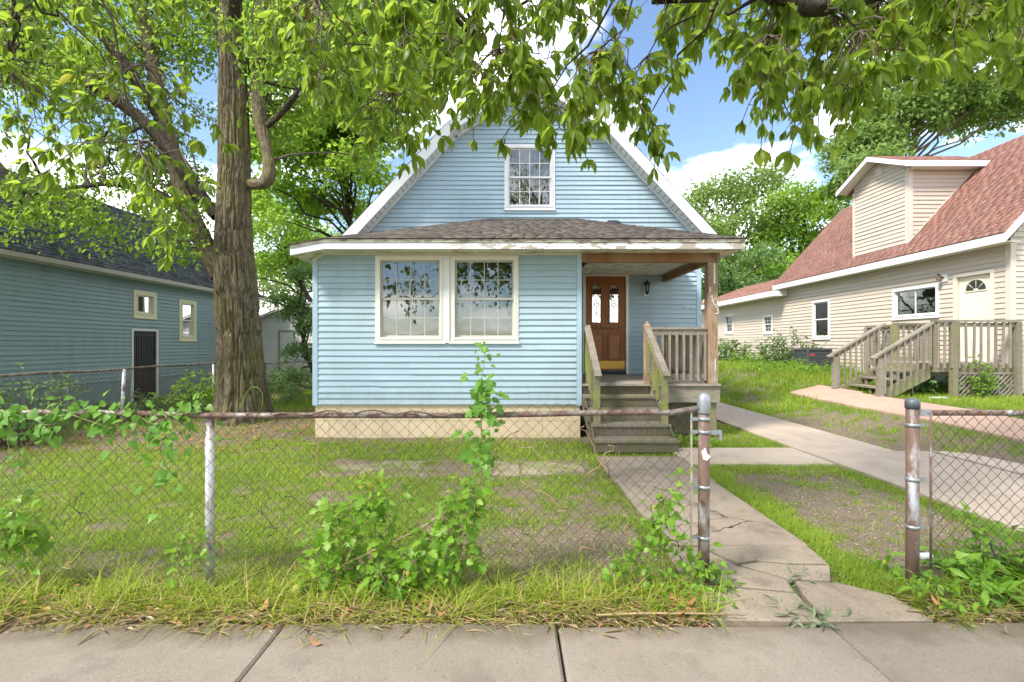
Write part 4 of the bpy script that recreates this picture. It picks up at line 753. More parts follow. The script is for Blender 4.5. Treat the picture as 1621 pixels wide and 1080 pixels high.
for k in range(0,22,3):
    c = 9.2+k*.105; a, b = max(c,9.62), min(c+(DZ-.6),10.97)
    if b-a > .06: MB().beam((a,10.272,DZ-.2-(a-c)),(b,10.272,DZ-.2-(b-c)),.006,.038,(.7,0,.7)).obj('lattice_slat', wd, lat)
# air conditioner
ac = thing('air_conditioner', (10.4,16.5,.7), 'dark grey air conditioner unit standing in grass by the beige wall', 'air conditioner')
gzz = float(ground_z(10.4,16.5)); zb = gzz+.03; box('cabinet', MT['acd'], ac, 10.02,10.78,16.02,16.78,zb,zb+.62)
for k in range(11):
    z = zb+.06+k*.047; box('louvre', MT['ac'], ac, 10.0,10.80,16.0,16.018,z,z+.03); box('louvre', MT['ac'], ac, 10.0,10.018,16.02,16.80,z,z+.03)
tpo = box('top_cover', MT['ac'], ac, 9.99,10.81,15.99,16.81,zb+.62,zb+.66); MB().lathe((10.4,16.4,zb+.66),[(.3,.001),(.3,.02),(.27,.03),(.02,.035)],20).obj('fan_grille', MT['acd'], tpo)
for (x,y_) in ((9.99,15.99),(10.77,15.99),(9.99,16.77),(10.77,16.77)): box('corner_post', MT['ac'], ac, x,x+.04,y_,y_+.04,zb,zb+.62)
box('badge', MT['redmark'], ac, 10.06,10.22,15.992,15.998,zb+.43,zb+.50); box('concrete_pad', MT['drive'], ac, 9.9,10.9,15.9,16.9,gzz-.06,zb-.002)

# ------------------------------------------------------------------ white garage at the back
ga = thing('white_garage', (-8.9,20,0), 'peeling white gabled garage behind the big tree trunk', 'garage')
GY = 20.0; gx0,gx1,gm = -11.1,-6.7,-8.9; gpk = 3.38; gez = 2.45
gw = MB().prism([(gx0,GY+.1,0),(gx1,GY+.1,0),(gx1,GY+.1,gez),(gm,GY+.1,gpk-.05),(gx0,GY+.1,gez)],(0,-.098,0)).obj('front_wall', MT['offwhite'], ga)
wsd = m_siding('siding_white',(.70,.68,.66),(.42,.38,.34),.55,.06)
siding(gw, wsd, (0,GY,0),(1,0,0),(0,-1,0), lambda z:(gx0+max(0,(z-gez))*2.35+.02,gx1-max(0,(z-gez))*2.35-.02), .1, gpk-.1, .16, [(-9.85,-7.4,0,2.15)])
gd = box('garage_door', MT['white'], ga, -9.78,-7.45,GY-.02,GY+.02,.02,2.10)
for k in range(4): box('door_panel', wsd, gd, -9.76,-7.47,GY-.034,GY-.021,.05+k*.51,.53+k*.51)
frame((0,GY,0),(1,0,0),(0,-1,0),-9.86,-7.37,.0,2.18,.075,-.02,.045,.005).obj('door_frame', m_wood('grey_frame',(.25,.22,.19),(.42,.39,.35)), ga)
for s,(xa,xb) in enumerate(((gx0-.3,gm),(gx1+.3,gm))): MB().hexa([(xa,GY-.3,gez-.13),(xb,GY-.3,gpk),(xb,26,gpk),(xa,26,gez-.13),(xa,GY-.3,gez-.05),(xb,GY-.3,gpk+.08),(xb,26,gpk+.08),(xa,26,gez-.05)]).obj('roof', m_plain('garage_roof',(.30,.26,.23),.9,.2), ga); MB().prism([(xa,GY-.325,gez-.16),(xb,GY-.325,gpk-.05),(xb,GY-.325,gpk+.08),(xa,GY-.325,gez-.05)],(0,.02,0)).obj('rake_board', wsd, ga)
for xa in (gx0,gx1-.1): box('side_wall', wsd, ga, xa,xa+.1,GY+.1,25.9,0,gez)
box('rear_wall', wsd, ga, gx0,gx1,25.9,26,0,gez)

# ------------------------------------------------------------------ chain link fences
def chain_mesh(parent, A, B, z0, z1, w=.035, r=.0027, sag=0., seed=1, name='wire_mesh', zf=None):
    A, B = np.array(A,float), np.array(B,float); L = np.linalg.norm(B-A); u = (B-A)/L; nW = int(L/w); nz = int((z1-z0)/w)+1; rg = np.random.default_rng(seed)
    nrm = np.array((u[1],-u[0])); pts = np.zeros((nW,nz,3)); i = np.arange(nW)[:,None]; k = np.arange(nz)[None]
    s = (i+.5)*w + np.where((i+k)%2==0, w/2, -w/2)*1.0; zz_ = z0 + k*w + 0*i
    zz_ = zz_ + sag*(noise2(s*0.9, zz_*0+1, 1.2, seed)-.5)*2*(.3+.7*(zz_-z0)/(z1-z0)); off = .05*sag*8*(noise2(s, zz_, 1.6, seed+4)-.5) + np.where((i+k)%2==0,.003,-.003)*np.where(i%2==0,1,-1)
    pts[...,0] = A[0]+u[0]*s+nrm[0]*off; pts[...,1] = A[1]+u[1]*s+nrm[1]*off; pts[...,2] = zz_ + rg.normal(0,.0015,(nW,nz))
    if zf is not None: pts[...,2] += zf(pts[...,0],pts[...,1])
    offs = [np.array((u[0],u[1],0))*math.cos(a)*r + np.array((nrm[0],nrm[1],0))*math.sin(a)*r for a in (0,2.094,4.189)]
    V = np.stack([pts+o for o in offs],2).reshape(-1,3); id_ = np.arange(nW*nz*3).reshape(nW,nz,3); Fc = []
    for q in range(3): a,b = id_[:,:-1,q], id_[:,1:,q]; c,d = id_[:,1:,(q+1)%3], id_[:,:-1,(q+1)%3]; Fc.append(np.stack([a,b,c,d],-1).reshape(-1,4))
    return stuff(obj(name, np_mesh(name, V, np.concatenate(Fc), MT['wire'], None, True), parent))
def pipe(name, mat, parent, a, b, r, n=14): return MB().tube([a,b],r,n).obj(name, mat, parent, None, True)
FZ = 3.10
ff = thing('chain_link_fence', (-1.5,FZ,0), 'sagging chain link fence of the front yard with vines and a rusty gate post', 'fence')
rp = [(-5.2+.16*k, FZ, 1.125 + .004*math.sin(k*.55) - .02*math.exp(-((k*.16-4.1)/1.2)**2)) for k in range(40)] + [(1.22,FZ,1.155)]
MB().tube(rp,.019,10).obj('top_rail', MT['rail'], ff, None, True)
for x in (-4.4,-2.0): pipe('line_post', MT['zinc'], ff, (x,FZ+.035,-.2),(x,FZ+.035,1.10),.028)
def gate_post(par, x, top, mat, cap, side):
    p = pipe('gate_post', mat, par, (x,FZ,-.2),(x,FZ,top-.03),.036,18)
    if cap == 'dome': MB().lathe((x,FZ,top-.115),[(.040,0),(.042,.01),(.042,.085),(.039,.11),(.029,.128),(.011,.137),(.001,.138)],18).obj('post_cap', MT['clamp'], p, None, True)
    else: MB().lathe((x,FZ,top-.05),[(.041,0),(.041,.045),(.034,.058),(.017,.066),(.001,.068)],18).obj('post_cap', m_plain('grey_cap',(.13,.15,.17),.5,.1,8,.1,60,.4), p, None, True)
    for z in ((1.075,.99,.63,.30) if side < 0 else (1.035,.68,.37)):
        MB().lathe((x,FZ,z),[(.0362,0),(.0392,0),(.0392,.022),(.0362,.022)],18).obj('clamp_band', MT['clamp'], p, None, True); box('clamp_tab', MT['clamp'], p, min(x+side*.04,x+side*.085),max(x+side*.04,x+side*.085),FZ-.006,FZ+.006,z,z+.022)
    return p
gp1 = gate_post(ff, 1.255, 1.235, MT['rust'], 'dome', -1)
box('hinge_strap', MT['clamp'], gp1, 1.29,1.37,FZ-.01,FZ+.01,.985,1.012); box('hinge_pin', MT['clamp'], gp1, 1.352,1.366,FZ-.02,FZ+.02,.945,.985); MB().prism([(1.235,FZ-.0372,.83),(1.262,FZ-.0372,.82),(1.285,FZ-.0366,.85),(1.262,FZ-.0372,.865),(1.25,FZ-.0372,.905),(1.225,FZ-.0366,.88)],(0,-.002,0)).obj('torn_label', MT['mark'], gp1)
box('tension_bar', m_plain('beige_bar',(.42,.36,.28),.6), ff, 1.168,1.179,FZ-.004,FZ+.004,.02,1.13)
chain_mesh(ff, (-5.2,FZ-.022), (1.17,FZ-.022), .06, 1.175, .0395, .0019, .03, 3)
fr2 = thing('driveway_fence', (4,FZ,0), 'rusty chain link fence panel by the driveway with grey capped post', 'fence')
gp2 = gate_post(fr2, 2.62, 1.205, MT['rust'], 'flat', 1)
pipe('top_rail', MT['rust'], fr2, (2.70,FZ,1.125),(5.6,FZ,1.125),.019,10); box('rail_end_cup', MT['clamp'], fr2, 2.655,2.74,FZ-.018,FZ+.018,1.105,1.147); pipe('tension_bar', MT['rust'], fr2, (2.722,FZ-.02,.12),(2.722,FZ-.02,1.13),.007,8)
pipe('line_post', MT['zinc'], fr2, (5.4,FZ+.03,-.2),(5.4,FZ+.03,1.1),.028); chain_mesh(fr2, (2.73,FZ-.022),(5.6,FZ-.022), .18, 1.15, .0385, .0023, .004, 8)
fb = thing('boundary_fence', (-7.6,9,0), 'old chain link fence running along the teal house wall', 'fence')
MB().tube([(-7.6,4.4+.4*k,1.10+.012*math.sin(k)) for k in range(23)],.021,8).obj('top_rail', MT['rail'], fb, None, True)
for y_ in (6.4,9.25,12.1): MB().tube([(-7.63,y_,-.1),(-7.62+.05*(y_==9.25),y_,1.09)],.03,10).obj('line_post', MT['zinc'], fb, None, True)
chain_mesh(fb, (-7.58,4.4),(-7.58,13.2), .05, 1.13, .05, .003, .03, 5)
fk = thing('back_fence', (-6,13.2,0), 'low chain link fence beside the white garage', 'fence')
MB().tube([(-7.55,13.4,1.0),(-6.9,13.4,1.06),(-6.1,13.4,1.09),(-4.8,13.4,1.12),(-3.6,13.4,1.12)],.02,8).obj('top_rail', MT['rail'], fk, None, True)
for x in (-7.0,-4.6): pipe('line_post', MT['rail'], fk, (x,13.43,-.1),(x,13.43,1.06),.026,10)
chain_mesh(fk, (-7.5,13.4),(-3.6,13.4), .05, 1.06, .05, .003, .02, 6)

# ------------------------------------------------------------------ trees
def bark_tube(pts, rads, nseg=48, step=.06, ridge=.05, seed=0, flare=0.):
    pts = np.array(pts,float); rads = np.array(rads,float); seg = np.linalg.norm(np.diff(pts,axis=0),axis=1); t = np.concatenate([[0],np.cumsum(seg)]); n = max(4,int(t[-1]/step)); tt = np.linspace(0,t[-1],n)
    def smooth(c):
        c = np.interp(tt,t,c); k = max(1,int(.18*t[-1]/len(pts)/ (t[-1]/n))); 
        if k > 1: kern = np.ones(2*k+1)/(2*k+1); c = np.convolve(np.pad(c,k,'edge'),kern,'valid')
        return c
    P = np.stack([smooth(pts[:,i]) for i in range(3)],1); r_ = smooth(rads); T = unit(np.gradient(P,axis=0)); U = np.zeros_like(P); u = np.cross(T[0],(0.3,1,.1)); u /= np.linalg.norm(u)
    for i in range(n): u = u - T[i]*u.dot(T[i]); u /= np.linalg.norm(u); U[i] = u
    Wv = np.cross(T,U); a = np.arange(nseg)*2*np.pi/nseg; rr0 = r_.mean()
    ca, sa = np.cos(a)[None,:], np.sin(a)[None,:]; q = np.stack([ca*3.2*np.ones((n,1)), sa*3.2*np.ones((n,1)), (tt/rr0*.26)[:,None]*np.ones((1,nseg))],-1)
    big = vnoise(q*.5,seed)-.5; rg = np.clip(np.abs(2*vnoise(q*np.array([2.3,2.3,2.6])+7,seed+3)-1)*3.0,0,1); rg2 = 1-np.abs(2*vnoise(q*np.array([5.,5.,4.])+3,seed+5)-1)
    rad = r_[:,None]*(1+.16*big+ridge*(rg-.8)+ridge*.45*(rg2-.6))
    if flare: rad = rad*(1+flare*np.exp(-tt/.45)[:,None]*(.6+.8*np.clip(np.sin(a*3+1.0)[None,:],-.4,1)))
    V = P[:,None,:]+U[:,None,:]*ca[...,None]*rad[...,None]+Wv[:,None,:]*sa[...,None]*rad[...,None]; id_ = np.arange(n*nseg).reshape(n,nseg); nx_ = np.roll(id_,-1,1)
    return V.reshape(-1,3), np.stack([id_[:-1],nx_[:-1],nx_[1:],id_[1:]],-1).reshape(-1,4), P
def curve_pts(a, b, sag, n=6, seed=0, wob=.06):
    a, b = np.array(a,float), np.array(b,float); t = np.linspace(0,1,n)[:,None]; L = np.linalg.norm(b-a); p = a+(b-a)*t; p[:,2] += (sag*np.sin(np.pi*t))[:,0]
    w = rng.normal(0,wob*L,(n,3)); w[0] = w[-1] = 0; return p + w*np.sin(np.pi*t)

# ---- the big yard tree
yt = thing('yard_tree', (-5.75,10,0), 'big old shade tree with thick ridged trunk between the blue and teal houses', 'tree')
YD = 10.0; Q = lambda px,py,d=YD: wpt(px,py,d)
bx_, by_, bz_ = Q(382,665); tr_pts = [(bx_,YD,-.15),Q(383,640),Q(380,560),Q(375,470),Q(371,400),Q(371,330),Q(372,270),Q(371,200),Q(369,130),Q(367,60),Q(366,-40),Q(370,-200)]
V,Fc,_ = bark_tube(tr_pts,[.52,.45,.40,.38,.355,.32,.29,.27,.245,.22,.19,.12],210,.028,.20,2,.42); obj('trunk', np_mesh('trunk',V,Fc,MT['bark'],None,True), yt)
limbs = {'a':([Q(352,440),Q(325,392),Q(300,335),Q(280,270),Q(262,200),Q(243,110),Q(222,0),Q(200,-140)],[.20,.19,.165,.15,.14,.12,.10,.05]),
 'b':([Q(345,345),Q(322,318),Q(285,255,9.8),Q(225,190,9.6),Q(160,140,9.4),Q(90,110,9.2),Q(0,48,9),Q(-120,0,8.7)],[.12,.13,.12,.11,.10,.09,.075,.04]),
 'c':([Q(390,290),Q(410,293,9.9),Q(424,288,9.85),Q(428,266,9.85),Q(421,232,9.9),Q(412,195,10),Q(408,140,10.1),Q(410,60,10.2),Q(430,-60,10.3),Q(470,-220,10.3)],[.11,.10,.135,.12,.10,.145,.125,.12,.10,.05]),
 'd':([Q(422,200,9.95),Q(440,185,9.8),Q(462,160,9.6),Q(500,110,9.4),Q(560,30,9.2),Q(640,-80,9)],[.06,.06,.05,.04,.03,.02]),
 'e':([Q(300,335),Q(240,300,9.6),Q(170,290,9.2),Q(100,300,8.8),Q(40,310,8.5)],[.09,.07,.05,.035,.015]),
 'f':([Q(262,200),Q(190,90,9.4),Q(130,20,9.1),Q(60,-80,8.8)],[.10,.09,.08,.05]),
 'g':([Q(370,130),Q(430,60,10.5),Q(520,-30,11),Q(620,-120,11.4)],[.12,.10,.08,.04]),
 'h':([Q(366,60),Q(300,-60,10.6),Q(220,-180,11)],[.13,.10,.05]), 'i':([Q(366,60),Q(380,-100,9),Q(400,-260,8)],[.12,.09,.04])}
SK = []
for k_,(p_,r_) in limbs.items():
    V,Fc,P_ = bark_tube(p_,r_,40,.045,.2,hash(k_)%50 if False else ord(k_)); obj('limb', np_mesh('limb',V,Fc,MT['bark'] if k_ in 'ac' else MT['bark_dk'],None,True), yt); SK.append(P_)
SKP = np.concatenate(SK)
def grow(parent, skel, tips, rad=.018, sag=.12, name='branches', mat=None, n=6, minlow=True):
    """thin branches from the nearest skeleton point to each tip, as one joined part"""
    mb = MB(); out = []
    for t in tips:
        d = np.linalg.norm(skel-t,axis=1)+np.maximum(0,skel[:,2]-t[2])*.6; a = skel[np.argmin(d)]; p = curve_pts(a,t,sag*np.linalg.norm(t-a),n); L = np.linalg.norm(t-a)
        mb.tube(p, list(np.linspace(min(rad*2,rad*(.5+L*.5)),rad*.25,n)), 5); out.append(p)
    stuff(mb.obj(name, mat or MT['twig'], parent, None, True)); return out
def clump_leaves(C, rad, per, L, jit=.35, droop=.25):
    """leaf positions spread over the outside of small clumps"""
    n = len(C); P = np.repeat(C,per,0); d = rdir(n*per)*np.array((1,1,.75)); rr = np.repeat(np.broadcast_to(rad,n),per)*(rng.random(n*per)**.45); P = P+d*rr[:,None]
    D = unit(d*.6+rdir(n*per)*.7+np.array((0,0,-droop))); Nn = unit(rdir(n*per)*.7+np.array((0,0,.8))); Ls = L*rng.uniform(1-jit,1+jit,n*per); return P,D,Nn,Ls
def yard_crown():
    tips = []
    for px0,px1,py0,py1,d0,d1,n_ in ((0,350,-120,110,9.4,12,150),(120,330,90,330,10.4,12,50),(0,130,60,150,8,10,22),(0,150,300,360,8,9.4,16),(150,330,330,400,9,10.2,10),(400,720,-150,120,8.6,12,120),(410,600,100,260,10.3,12.5,26),(-300,0,-200,200,7,10,25),(200,800,-500,-150,8,12.5,90)):
        for _ in range(n_): tips.append(wpt(random.uniform(px0,px1),random.uniform(py0,py1),random.uniform(d0,d1)))
    return np.array(tips)
YT = yard_crown(); br = grow(yt, SKP, YT, .022, .1)
sub = np.concatenate([np.stack([p_[i]+rng.normal(0,.22,3) for i in (3,4,5,5) for _ in range(3)]) for p_ in br]); P,D,Nn,Ls = clump_leaves(sub,.20,9,.105,.35,.5)
leaf_mesh('foliage', P,D,Nn,Ls,Ls*.55,T_DIA,MT['leaf_yard'],yt, np.repeat(rng.random(len(sub)),9)*.6+rng.random(len(P))*.4)

# ---- the street tree above the sidewalk: trunk behind the camera, drooping twigs of large leaves
stt = thing('street_tree', (1.6,-1.9,0), 'street tree overhead with drooping twigs of large glossy leaves', 'tree')
V,Fc,P0 = bark_tube([(1.6,-1.9,-.1),(1.62,-1.88,1.2),(1.55,-1.8,2.4),(1.5,-1.7,3.6),(1.4,-1.5,5.2),(1.3,-1.2,7)],[.30,.25,.22,.20,.16,.09],64,.05,.12,9,.25); obj('trunk', np_mesh('trunk',V,Fc,MT['bark'],None,True), stt)
slimbs = [([(1.55,-1.8,2.9),(1.65,.2,4.1),(1.55,2.0,4.35),(1.75,3.4,4.12),(2.3,3.6,4.10),(3.2,3.9,4.5),(4.6,4.3,4.9)],[.10,.09,.075,.06,.055,.045,.025]),
 ([(1.5,-1.7,3.3),(.6,.3,4.4),(0,2,4.9),(-.2,3.4,5.0),(-.4,5,4.9),(-.6,6.2,4.6)],[.10,.08,.065,.05,.035,.02]),
 ([(1.5,-1.7,3.5),(-.8,.4,4.6),(-2.2,1.9,5.0),(-3.4,3.2,5.0),(-4.8,4.6,4.8),(-5.8,5.4,4.6)],[.10,.085,.065,.05,.035,.02]),
 ([(1.5,-1.7,3.1),(3.2,.3,4.2),(4.6,1.9,4.6),(5.8,3.3,4.7),(7,4.6,4.6)],[.10,.08,.06,.045,.02]),
 ([(1.5,-1.6,4.2),(.9,.4,5.4),(.8,2.6,6.0),(1,4.6,6.1)],[.1,.08,.05,.025]), ([(1.55,-1.8,3.2),(2.6,-3.6,4.6),(3.2,-5.4,5.2)],[.1,.07,.03]), ([(1.5,-1.8,3.4),(0,-3.6,4.8),(-1.6,-5.4,5.2)],[.1,.07,.03])]
SS = [P0[int(len(P0)*.4):]]
for i_,(p_,r_) in enumerate(slimbs): V,Fc,P_ = bark_tube(p_,r_,20,.05,.1,60+i_); obj('limb', np_mesh('limb',V,Fc,MT['bark_dk'],None,True), stt); SS.append(P_)
SS = np.concatenate(SS)
low_x = [-200,0,60,130,200,265,330,400,450,520,560,640,700,780,860,920,960,1005,1040,1070,1100,1140,1180,1215,1260,1320,1370,1400,1450,1500,1560,1621,1800]
low_y = [300,330,260,300,340,420,330,200,150,185,240,262,220,205,228,232,225,215,275,165,100,110,175,235,250,245,200,190,150,140,145,165,150]
tips = []
def add_tip(px,py,d): tips.append(wpt(px,py,d))
for _ in range(980):
    px = random.uniform(-120,1740); lo = float(np.interp(px,low_x,low_y)); u_ = random.random(); py = lo - 22 - (lo+90)*(u_**1.25)
    if 1060 < px < 1165 and py > 60 and random.random() < .55: continue
    if px < 430 and random.random() < .42: continue
    if 320 < px < 420 and random.random() < .6: continue
    if 900 < px < 1000 and py > 60 and random.random() < .3: continue
    add_tip(px,py,random.uniform(4.0,6.4) if px < 450 else random.uniform(3.1,5.4))
for _ in range(130):
    px = random.uniform(1180,1760); add_tip(px, random.uniform(-60,float(np.interp(px,low_x,low_y))-60), random.uniform(3.6,6.0))
for px,py,d in ((265,415,3.6),(240,380,3.7),(290,360,3.9),(30,300,3.3),(70,250,3.4),(330,300,3.6),(640,270,4.0),(655,255,3.9),(560,245,4.1),(700,225,4),(750,232,4.2),(795,228,4.2),(870,245,4.0),(905,240,4.0),(930,262,3.9),(915,225,3.9),(1035,275,4.0),(1040,245,4),(1010,215,4.1),(985,190,4.1),(1175,200,3.6),(1205,245,3.5),(1250,250,3.5),(1322,245,3.4),(1345,205,3.5),(1100,80,3.8),(1150,150,3.7),(1020,170,4)): add_tip(px,py-8,d)
for _ in range(150): tips.append((random.uniform(-4.5,4),random.uniform(-6,-1.6),random.uniform(3.0,5.0)))
tips = np.array(tips)
# secondary branches: group the tips, one branch to each group, twigs from it
K = 90; cen = tips[rng.choice(len(tips),K,False)].copy()
for _ in range(8):
    asg = np.argmin(((tips[:,None]-cen[None])**2).sum(-1),1)
    for k_ in range(K):
        if (asg==k_).any(): cen[k_] = tips[asg==k_].mean(0)
sec = cen.copy(); sec[:,2] = np.maximum(sec[:,2]+.30, np.array([tips[asg==k_][:,2].max() if (asg==k_).any() else 0 for k_ in range(K)])+.08)
secp = grow(stt, SS, sec, .017, .18, 'branches', MT['bark_dk'], 9); mbt = MB(); whorl = []; wdir = []
for i_, t in enumerate(tips):
    p_ = secp[asg[i_]]; d = np.linalg.norm(p_-t,axis=1)+np.maximum(0,t[2]+.12-p_[:,2])*3; a = p_[np.argmin(d)]; q = curve_pts(a,t,.10*np.linalg.norm(t-a),7,0,.05); mbt.tube(q,list(np.linspace(.0065,.0028,7)),5)
    dv = unit(q[-1]-q[-2]); whorl.append(q[-1]); wdir.append(dv)
    for j in (5,4,3):
        if random.random() < (.95,.7,.4)[5-j]: side = q[j]+rng.normal(0,.045,3)+np.array((0,0,-.02)); mbt.tube([q[j],(q[j]+side)/2+np.array((0,0,.008)),side],[.0034,.003,.0026],4); whorl.append(side); wdir.append(unit(dv*.4+rng.normal(0,.5,3)+np.array((0,0,-.2))))
stuff(mbt.obj('twigs', MT['twig'], stt, None, True))
whorl, wdir = np.array(whorl), np.array(wdir); LP,LD,LN,LL = [],[],[],[]
for w_,d_ in zip(whorl,wdir):
    k_ = random.randint(5,8); a0 = random.random()*6.28; ax = unit(d_+np.array((0,0,-.5))); e1 = unit(np.cross(ax,(.3,.8,.5))); e2 = np.cross(ax,e1); sz = random.uniform(.085,.15)
    for q in range(k_):
        a = a0+q*6.283/k_+random.uniform(-.3,.3); out = e1*math.cos(a)+e2*math.sin(a); op = random.uniform(.4,1.5); D_ = unit(ax*(1.0)+out*op+np.array((0,0,-.22))); LP.append(w_+ax*random.uniform(-.02,.012)); LD.append(D_); LN.append(unit(np.array((0,0,1))*.9+out*.5+rng.normal(0,.25,3))); LL.append(sz*random.uniform(.5,1.2))
LP,LD,LN,LL = map(np.array,(LP,LD,LN,LL)); b_, s_ = big_first(LP,LL,300)
[leaf_objs(LP[b_[q::3]],LD[b_[q::3]],LN[b_[q::3]],LL[b_[q::3]],tpl_,'oak%d'%q,MT['leaf_oak'],wr_,stt) for q,(tpl_,wr_) in enumerate(((T_ELL,.37),(T_ELL2,.44),(T_OAK,.42)))]
for tpl_, q in ((T_ELL,0),(T_ELL2,1),(T_OAK,2)):
    u_ = s_[q::3]; leaf_mesh('foliage',LP[u_],LD[u_],LN[u_],LL[u_],LL[u_]*rng.uniform(.32,.48,len(u_)),tpl_,MT['leaf_oak'],stt, np.clip(rng.random(len(u_))*.75+rng.random()*.1+(rng.random(len(u_))<.012)*.9,0,1))

UC = np.stack([rng.uniform(-5,6,620),rng.uniform(-9,-1.5,620),rng.uniform(5.6,11.5,620)],1); UC = UC[((UC[:,0]-.8)/5.6)**2+((UC[:,1]+5)/4.6)**2+((UC[:,2]-8)/4)**2 < 1]
grow(stt, SS, UC[::4], .02, .1, 'upper_branches', MT['bark_dk']); P,D,Nn,Ls = clump_leaves(UC,.42,14,.16,.35,.5); leaf_mesh('upper_foliage',P,D,Nn,Ls,Ls*.5,T_DIA,MT['leaf_oak'],stt)
# ---- trees behind the houses
def far_tree(name, label, base, lobes, mat, n_sub, per, L, group=None, trunk_r=.3, clear=.0, forks=None, crad=.42, bark='bark_dk', tpl=T_DIA, dens=.75):
    base = np.array(base,float); t = thing(name, tuple(base), label, 'tree', group); top = np.mean([l[:3] for l in lobes],0)
    V,Fc,P_ = bark_tube([base-(0,0,.3), base+(0,0,.3*(top[2]-base[2])), (base*.4+top*.6), top],[trunk_r,trunk_r*.85,trunk_r*.6,trunk_r*.2],20,.25,.08,int(abs(base[0])*7)%40); obj('trunk', np_mesh('trunk',V,Fc,MT[bark],None,True), t)
    sk = P_[int(len(P_)*.25):]; mb = MB(); skl=[sk]
    for (x,y,z,r) in lobes:
        for _ in range(3):
            q = np.array((x,y,z))+rng.normal(0,.45,3)*r; a = sk[np.argmin(np.linalg.norm(sk-(q-np.array((0,0,.35*np.linalg.norm(q-sk[0])))),axis=1))]; p_ = curve_pts(a,q,.08*np.linalg.norm(q-a),7,0,.05); mb.tube(p_,list(np.linspace(trunk_r*.34,.02,7)),6); skl.append(p_)
    stuff(mb.obj('branches', MT[bark], t, None, True)); lo = np.array(lobes); wts = lo[:,3]**2; pick = rng.choice(len(lo),n_sub,p=wts/wts.sum()); d = rdir(n_sub); d[:,2] = np.where(d[:,2]<-.3,-d[:,2]*.6,d[:,2])
    C = lo[pick,:3]+d*(lo[pick,3]*(dens+(1-dens)*rng.random(n_sub)**.5))[:,None]*np.array((1,1,.85)); keep = vnoise(C*.75,3) > .30; C = C[keep]
    P,D,Nn,Ls = clump_leaves(C,crad*rng.uniform(.6,1.2,len(C)),per,L); rn = np.repeat(rng.random(len(C)),per)*.65+rng.random(len(P))*.35
    leaf_mesh('foliage',P,D,Nn,Ls,Ls*.6,tpl,MT[mat],t,rn); return t
def lobes_px(lst, d, dj=1.5): return [(*wpt(px,py,d+random.uniform(-dj,dj)), r*d/F) for px,py,r in lst]
far_tree('shade_tree','tall dense green tree rising behind the left side of the blue house',(-6.0,19,0),lobes_px([(560,60,110),(480,150,95),(600,170,75),(500,260,80),(570,280,60),(450,330,60),(660,70,80),(540,-60,120),(640,-60,100),(440,60,80),(530,340,55),(490,210,80),(560,220,70),(620,120,80),(440,250,60),(520,20,90)],17.5,2.2),'leaf_lime2',5200,11,.21,None,.16,crad=.5)
far_tree('lime_tree','bright lime green tree crown above the white garage',(-8.2,24,0),lobes_px([(440,380,55),(470,430,50),(420,430,45),(500,400,50),(410,340,45)],23,1.2),'leaf_lime',1000,11,.17,None,.2,crad=.45)
far_tree('back_tree','rounded tree with pale dead stems behind the porch roof',(16.5,40,.5),lobes_px([(1140,330,62),(1190,300,48),(1100,380,50),(1170,380,60),(1215,350,42),(1130,430,50),(1185,440,48)],38,2.5),'leaf_far',1700,10,.30,'trees behind the houses',.35,crad=.8,dens=.6)
far_tree('back_tree','yellowish green tree between the porch roof and the red shingle roof',(21,38,.5),lobes_px([(1255,330,40),(1240,390,50),(1290,350,42),(1225,440,45),(1270,420,40),(1310,400,35),(1320,320,34)],36,2.5),'leaf_lime',1200,10,.28,'trees behind the houses',.3,crad=.75,dens=.6)
far_tree('back_tree','dark leafy tree close behind the rear wing of the beige house',(11,33,.5),lobes_px([(1170,470,45),(1145,520,40),(1200,420,35),(1215,450,30),(1120,480,40),(1110,430,35)],31,1.5),'leaf_shrub',900,10,.24,'trees behind the houses',.25,crad=.6)
far_tree('tall_tree','tall open crowned tree with bare grey limbs behind the dormer',(24,33,.6),lobes_px([(1370,240,55),(1430,190,60),(1500,170,60),(1560,190,55),(1610,150,60),(1470,110,60),(1400,130,50),(1560,80,70),(1460,30,60),(1380,270,40),(1350,300,40)],31,2),'leaf_far',4300,9,.30,None,.24,crad=.65,bark='bark',dens=.5)
far_tree('back_tree','hazy green tree behind the teal house roof',(-24,30,0),lobes_px([(40,330,60),(120,350,50),(-40,300,70),(190,360,40),(260,370,40)],27,1.5),'leaf_far',700,9,.26,'trees behind the houses',.3,crad=.65,dens=.6)
far_tree('back_tree','green tree hidden low behind the blue house and garage',(-19,46,0),lobes_px([(400,470,60),(470,470,60),(540,420,60),(620,430,60),(330,470,50)],44,2),'leaf_far2',800,9,.34,'trees behind the houses',.3,crad=.9)
far_tree('small_tree','small dark leafy tree hugging the left corner of the blue house',(-5.75,13.9,0),lobes_px([(470,500,26),(455,480,24),(485,440,26),(478,560,22),(470,600,20),(490,520,20)],13.9,.5),'leaf_shrub',560,9,.09,None,.09,crad=.22)

